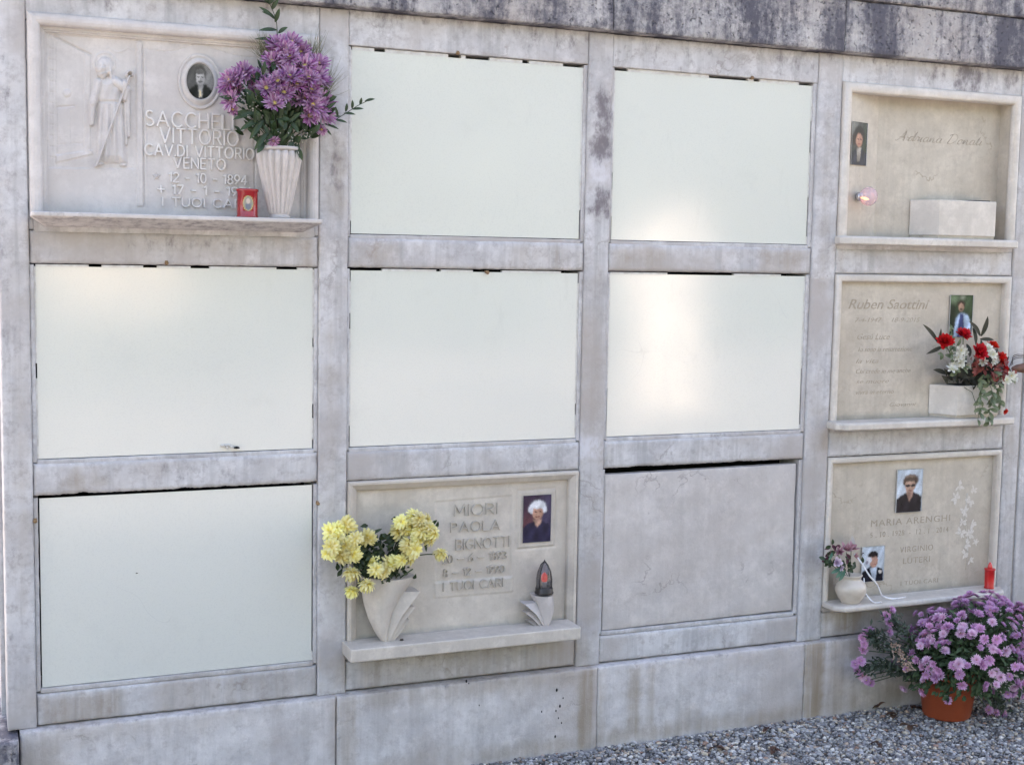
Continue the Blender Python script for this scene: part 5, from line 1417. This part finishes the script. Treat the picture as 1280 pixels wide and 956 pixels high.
allp = pl + ex_
allp.sort(key=lambda q: (q[0] - Vector(CAM_P)).length - q[2] * .3)
near = allp[:97]; rest = allp[97:]
na = [q for i, q in enumerate(near) if i % 3]; nb = [q for i, q in enumerate(near) if not i % 3]
heads('bloom', pA, mp, na); heads('bloom', pB, mp, nb)
mb = MB()
for i, (p_, ax, s_) in enumerate(rest):
    src = PHd[i % 3]; q = Vector((0, 0, 1)).rotation_difference(Vector(ax).normalized()); b0 = len(mb.v)
    mb.v += [tuple(Vector(p_) - L + q @ (Vector(v_) * s_)) for v_ in src.v]; mb.f += [tuple(b0 + j for j in f) for f in src.f]; mb.m += src.m; mb.sm += src.sm; mb.t += src.t
o = mb.build('far_blooms', [MAU, YC], mp); tag(o, kind='stuff')
drop(pA); drop(pB)
mb = MB()
# faded flower head, left of the middle
FA = at(1128, 815, -.28); 
for i in range(90):
    p_ = at(1118 + rnd.uniform(0, 20), 800 + rnd.uniform(0, 36), -.27) - L
    k_ = (i / 90); p_ = at(1116 + 22 * k_ + rnd.gauss(0, 4), 805 + 30 * k_ + rnd.gauss(0, 4), -.27 + rnd.uniform(-.02, .02)) - L
    petal_strip(mb, p_, Vector((-.3, -.6, -.2)) + rvec() * .7, (0, -1, .2), .014, .005, .4)
mb.build('faded_bloom', [petalmat('faded_petal', (.42, .30, .20), (.58, .48, .34))], mp)
mb = MB()
for i in range(2600):
    d = rvec(); rr_ = rnd.random() ** .4
    p_ = C0 + Vector((d.x * RX * .93, d.y * RY_ * .9, d.z * RZ * .93)) * rr_
    if p_.z < .12 or p_.y > -.035 or (p_.y > -.112 and .375 < p_.z < .42): continue
    leaf(mb, p_ - L, d + rvec() * .7, (0, -.6, .8), rnd.uniform(.018, .034), rnd.uniform(.010, .017), rnd.uniform(0, .9), 0, 5, lobes=2)
for i in range(420):   # leaves hanging round the rim
    a = rnd.uniform(0, 6.283); r_ = rnd.uniform(.07, .13); p_ = PC + Vector((r_ * math.cos(a), r_ * math.sin(a), rnd.uniform(.145, .20)))
    if p_.y > -.04: continue
    leaf(mb, p_ - L, Vector((math.cos(a), math.sin(a), -.6)) + rvec() * .6, (0, 0, 1), rnd.uniform(.018, .032), rnd.uniform(.010, .016), .6, 0, 5, lobes=2)
mb.build('dark_leaves', [LEAF_M], mp)
mb = MB()
def spray(pts_, n, rad):
    P_ = [at(*q) - L for q in pts_]; pp = [Vector(q) for q in crm([tuple(p_) for p_ in P_], 8)]; tube(mb, pp, .002, 5, mat=1)
    for i in range(n):
        k_ = rnd.uniform(.05, 1); p_ = pp[int(k_ * (len(pp) - 1))] + rvec() * rad * rnd.random()
        w_ = p_ + L
        if w_.y > -.035: continue
        leaf(mb, p_, rvec() + (pp[-1] - pp[0]).normalized() * .7, (0, -.5, .8), rnd.uniform(.016, .030), rnd.uniform(.007, .012), rnd.uniform(0, .8), 0, 5, lobes=2)
spray([(1150, 850, -.2), (1125, 838, -.16), (1100, 832, -.13), (1078, 838, -.11)], 260, .034)
spray([(1150, 845, -.2), (1120, 815, -.16), (1098, 800, -.12), (1085, 792, -.10)], 280, .040)
spray([(1160, 840, -.2), (1130, 790, -.16), (1112, 772, -.13)], 200, .036)
spray([(1215, 850, -.2), (1240, 868, -.24), (1252, 885, -.24)], 150, .030)
spray([(1190, 850, -.2), (1186, 862, -.28), (1184, 872, -.30)], 26, .012)
for q in allp[:]:
    if rnd.random() < .5:
        e = q[0] - L; tube(mb, [Vector((rnd.uniform(-.04, .04), rnd.uniform(-.04, .03), 0)), e * .55 + Vector((0, 0, .02)), e - Vector(q[1]).normalized() * .004], .0016, 4, mat=1)
mb.build('straggling_sprays', [LEAF_G, STEM], mp)

# ------------------------------------------------------------------ ground and gravel
mt, nt, bs = newmat('gravel_ground'); k = N(nt); v = k.vec(seed=False)
vo = k.n('TexVoronoi'); k.l(v, vo.inputs['Vector']); vo.inputs['Scale'].default_value = 75
cr = k.n('ValToRGB'); sp_ = k.n('SeparateColor'); k.l(vo.outputs['Color'], sp_.inputs[0]); k.l(sp_.outputs[0], cr.inputs[0])
els = cr.color_ramp.elements; els[0].position = 0; els[0].color = (.07, .07, .08, 1); els[1].position = 1; els[1].color = (.40, .39, .38, 1)
for ps, cl in ((.3, (.15, .155, .17)), (.6, (.22, .22, .235)), (.8, (.28, .26, .23))):
    e = els.new(ps); e.color = (*cl, 1)
k.l(k.mix(k.rng(k.noise(v, .5, 4), .3, .7, 0, .5), cr.outputs[0], (.24, .235, .225)), bs.inputs['Base Color']); bs.inputs['Roughness'].default_value = .85
b = k.n('Bump'); b.inputs['Strength'].default_value = .8; b.inputs['Distance'].default_value = .006
k.l(vo.outputs['Distance'], b.inputs['Height']); b.invert = True; k.l(b.outputs[0], bs.inputs['Normal'])
mb = MB(); S_ = 600
mb.add([(-S_, -S_, -.012), (S_, -S_, -.012), (S_, S_, -.012), (-S_, S_, -.012)], [(0, 1, 2, 3)], 0, False)
o = mb.build('ground', [mt]); tag(o, kind='structure')

ico_v = []; ph = (1 + 5 ** .5) / 2
for a, b_ in ((-1, ph), (1, ph), (-1, -ph), (1, -ph)):
    ico_v.append((a, b_, 0))
for a, b_ in ((-1, ph), (1, ph), (-1, -ph), (1, -ph)): ico_v.append((0, a, b_))
for a, b_ in ((ph, -1), (ph, 1), (-ph, -1), (-ph, 1)): ico_v.append((a, 0, b_))
IV = np.array(ico_v) / math.hypot(1, ph)
IF = np.array([(0, 11, 5), (0, 5, 1), (0, 1, 7), (0, 7, 10), (0, 10, 11), (1, 5, 9), (5, 11, 4), (11, 10, 2), (10, 7, 6), (7, 1, 8), (3, 9, 4), (3, 4, 2), (3, 2, 6), (3, 6, 8), (3, 8, 9), (4, 9, 5), (2, 4, 11), (6, 2, 10), (8, 6, 7), (9, 8, 1)])
rg = np.random.RandomState(11)
def pebbles(n, x0, x1, y0, y1, smin, smax, zspread):
    c = np.stack([rg.uniform(x0, x1, n), rg.uniform(y0, y1, n), rg.uniform(-zspread, .001, n)], 1)
    s_ = smin + (smax - smin) * rg.rand(n) ** 2.2
    ax = s_[:, None] * np.stack([rg.uniform(.7, 1.35, n), rg.uniform(.7, 1.2, n), rg.uniform(.45, .85, n)], 1)
    jit = 1 + rg.uniform(-.16, .16, (n, 12, 1))
    V_ = IV[None] * jit * ax[:, None, :]
    th = rg.uniform(0, 6.28, n); ti = rg.uniform(-.5, .5, n)
    ct, st_ = np.cos(th)[:, None], np.sin(th)[:, None]; ci, si = np.cos(ti)[:, None], np.sin(ti)[:, None]
    x_, y_, z_ = V_[..., 0], V_[..., 1], V_[..., 2]
    y2 = y_ * ci - z_ * si; z2 = y_ * si + z_ * ci
    V_ = np.stack([x_ * ct - y2 * st_, x_ * st_ + y2 * ct, z2], -1) + c[:, None, :]
    return V_, c
def near_ok(c): return (c[:, 1] < -.033)
A1, c1 = pebbles(46000, 1.2, 3.75, -1.25, -.03, .0038, .0105, .009)
A2, c2 = pebbles(26000, -.6, 4.7, -2.6, -.03, .005, .011, .009)
V_ = np.concatenate([A1, A2]); n = len(V_)
me = bpy.data.meshes.new('gravel'); vv_ = V_.reshape(-1, 3); ff = (IF[None] + 12 * np.arange(n)[:, None, None]).reshape(-1, 3)
me.vertices.add(len(vv_)); me.vertices.foreach_set('co', vv_.ravel().astype(np.float32))
me.loops.add(len(ff) * 3); me.loops.foreach_set('vertex_index', ff.ravel().astype(np.int32))
me.polygons.add(len(ff)); me.polygons.foreach_set('loop_start', np.arange(0, len(ff) * 3, 3, dtype=np.int32)); me.polygons.foreach_set('loop_total', np.full(len(ff), 3, np.int32))
me.polygons.foreach_set('use_smooth', np.ones(len(ff), bool))
pal = np.array([(.20, .21, .24), (.13, .135, .16), (.30, .31, .33), (.42, .42, .42), (.07, .07, .08), (.34, .30, .25), (.24, .19, .16), (.26, .27, .30), (.55, .54, .52), (.17, .10, .075)])
pw_ = np.array([.18, .18, .15, .08, .13, .09, .08, .10, .03, .03]); pw_ = pw_ / pw_.sum()
ci = rg.choice(len(pal), n, p=pw_); colr = np.minimum(pal[ci] * rg.uniform(.65, 2.1, (n, 1)), .75)
a = me.attributes.new('marks', 'FLOAT_COLOR', 'POINT'); ca = np.ones((n * 12, 4), np.float32); ca[:, :3] = np.repeat(colr * np.array([1.06, 1.0, .90]), 12, 0); a.data.foreach_set('color', ca.ravel())
mt, nt, bs = newmat('pebble'); k = N(nt); at_ = k.n('Attribute'); at_.attribute_name = 'marks'
k.l(k.mix(k.rng(k.noise(k.vec(), 260, 3), .35, .7, 0, .35), at_.outputs['Color'], (.3, .3, .3)), bs.inputs['Base Color']); bs.inputs['Roughness'].default_value = .75
me.materials.append(mt); me.update(calc_edges=True); me.validate()
o = bpy.data.objects.new('gravel', me); COL.objects.link(o); tag(o, 'loose grey and bluish gravel in front of the wall', 'gravel', kind='stuff')

# dry leaves on the gravel
DRY = petalmat('dry_leaf', (.085, .040, .028), (.12, .06, .04), hue=.015)
def ground_at(u, v_, z=.006):
    d = CAM_R @ np.array([(u - 640) / FPX, -(v_ - 478) / FPX, -1.0]); t_ = (z - CAM_P[2]) / d[2]; p_ = CAM_P + t_ * d; return Vector((float(p_[0]), float(p_[1]), z))
for i, (u, v_, lb_) in enumerate([(1088, 879, 'curled brown leaf on the gravel against the plinth, left of the pot'), (1142, 884, 'dark brown leaf on the gravel just left of the pot'), (1118, 893, 'small brown leaf between the plinth and the pot, lower than its neighbours'),
                                  (1137, 907, 'brown dry leaf on the gravel in front of the pot, left side'), (960, 911, 'brown leaf on the gravel at the foot of the middle plinth'), (894, 934, 'brown leaf on the gravel close to the bottom edge, centre'),
                                  (966, 938, 'reddish brown leaf on open gravel near the bottom edge'), (1152, 868, 'dark leaf tucked behind the left side of the pot'), (1098, 930, 'reddish leaf on the gravel below the pot, near the bottom edge')]):
    p_ = ground_at(u, v_, .009)
    if p_.y > -.045: p_.y = -.045
    mb = MB()
    for q in range(3): leaf(mb, (rnd.uniform(-.006, .006), rnd.uniform(-.006, .006), rnd.uniform(0, .004)), Vector((rnd.uniform(-1, 1), rnd.uniform(-1, 1), .2)), (0, 0, 1), rnd.uniform(.022, .036), rnd.uniform(.014, .022), rnd.uniform(.4, 1.4), 0, 6)
    o = mb.build('dry_leaf', [DRY]); o.location = p_; tag(o, lb_, 'dry leaf', 'dry leaves on the gravel')

# ------------------------------------------------------------------ what stands opposite the wall, in the sun, and shows as glow on the glossy boards; last, an added sky-blocking hedge
PALE = stone('sunlit_pale_stone', (.66, .64, .60), (.60, .58, .54), vein_amt=.1, dirt=.2)
DULL = stone('sunlit_dull_stone', (.42, .39, .34), (.36, .33, .28), vein_amt=.1, dirt=.8)
def stele(x, y, w_, h_, label, rot=0., PALE=PALE):
    t_ = thing('stone_stele', label, 'grave monument', (x, y, 0)); t_.rotation_euler.z = rot
    mb = MB(); box(mb, -w_ / 2, w_ / 2, -.12, .12, .18, h_ - .08); o = mb.build('shaft', [PALE], t_); bevelmod(o, .01)
    mb = MB(); box(mb, -w_ / 2 - .08, w_ / 2 + .08, -.2, .2, -.05, .178); mb.build('base', [PALE], t_)
    mb = MB(); box(mb, -w_ / 2 - .04, w_ / 2 + .04, -.15, .15, h_ - .078, h_); o = mb.build('cap', [PALE], t_); bevelmod(o, .01)
stele(6.1, -7.6, .75, 1.95, 'tall pale grave monument standing in the sun opposite the wall', .3)
stele(1.35, -12.0, 1.5, 2.1, 'wide grave monument standing in the sun far opposite the wall', 0., DULL)
mb = MB(); rh = random.Random(5)
for i in range(2600):
    p_ = Vector((rh.uniform(-.6, 3.4), -11.2 + rh.gauss(0, .12), rh.uniform(0, 1) ** .7 * 1.02)); leaf(mb, p_, rvec(rh), rvec(rh), rh.uniform(.08, .16), rh.uniform(.05, .09), .5, 0, 3)
o = mb.build('low_hedge', [LEAF_D]); tag(o, 'low clipped hedge in front of the wide grave monument opposite the wall', 'hedge')
mb = MB(); rh = random.Random(2)  # unseen hedge added opposite to block the low sky, so light falls from above
for i in range(12000):
    p_ = Vector((rh.uniform(-26, 30), -19 + rh.gauss(0, .45), rh.uniform(.0, 1) * 8.5)); p_.z *= 1 + .18 * math.sin(p_.x * .7) + .1 * math.sin(p_.x * 1.9); leaf(mb, p_, rvec(rh), rvec(rh), rh.uniform(.4, .8), rh.uniform(.28, .45), .5, 0, 3)
o = mb.build('sky_block_hedge', [LEAF_M]); tag(o, 'tall dark green hedge added unseen behind the viewer to block the low sky', 'hedge')
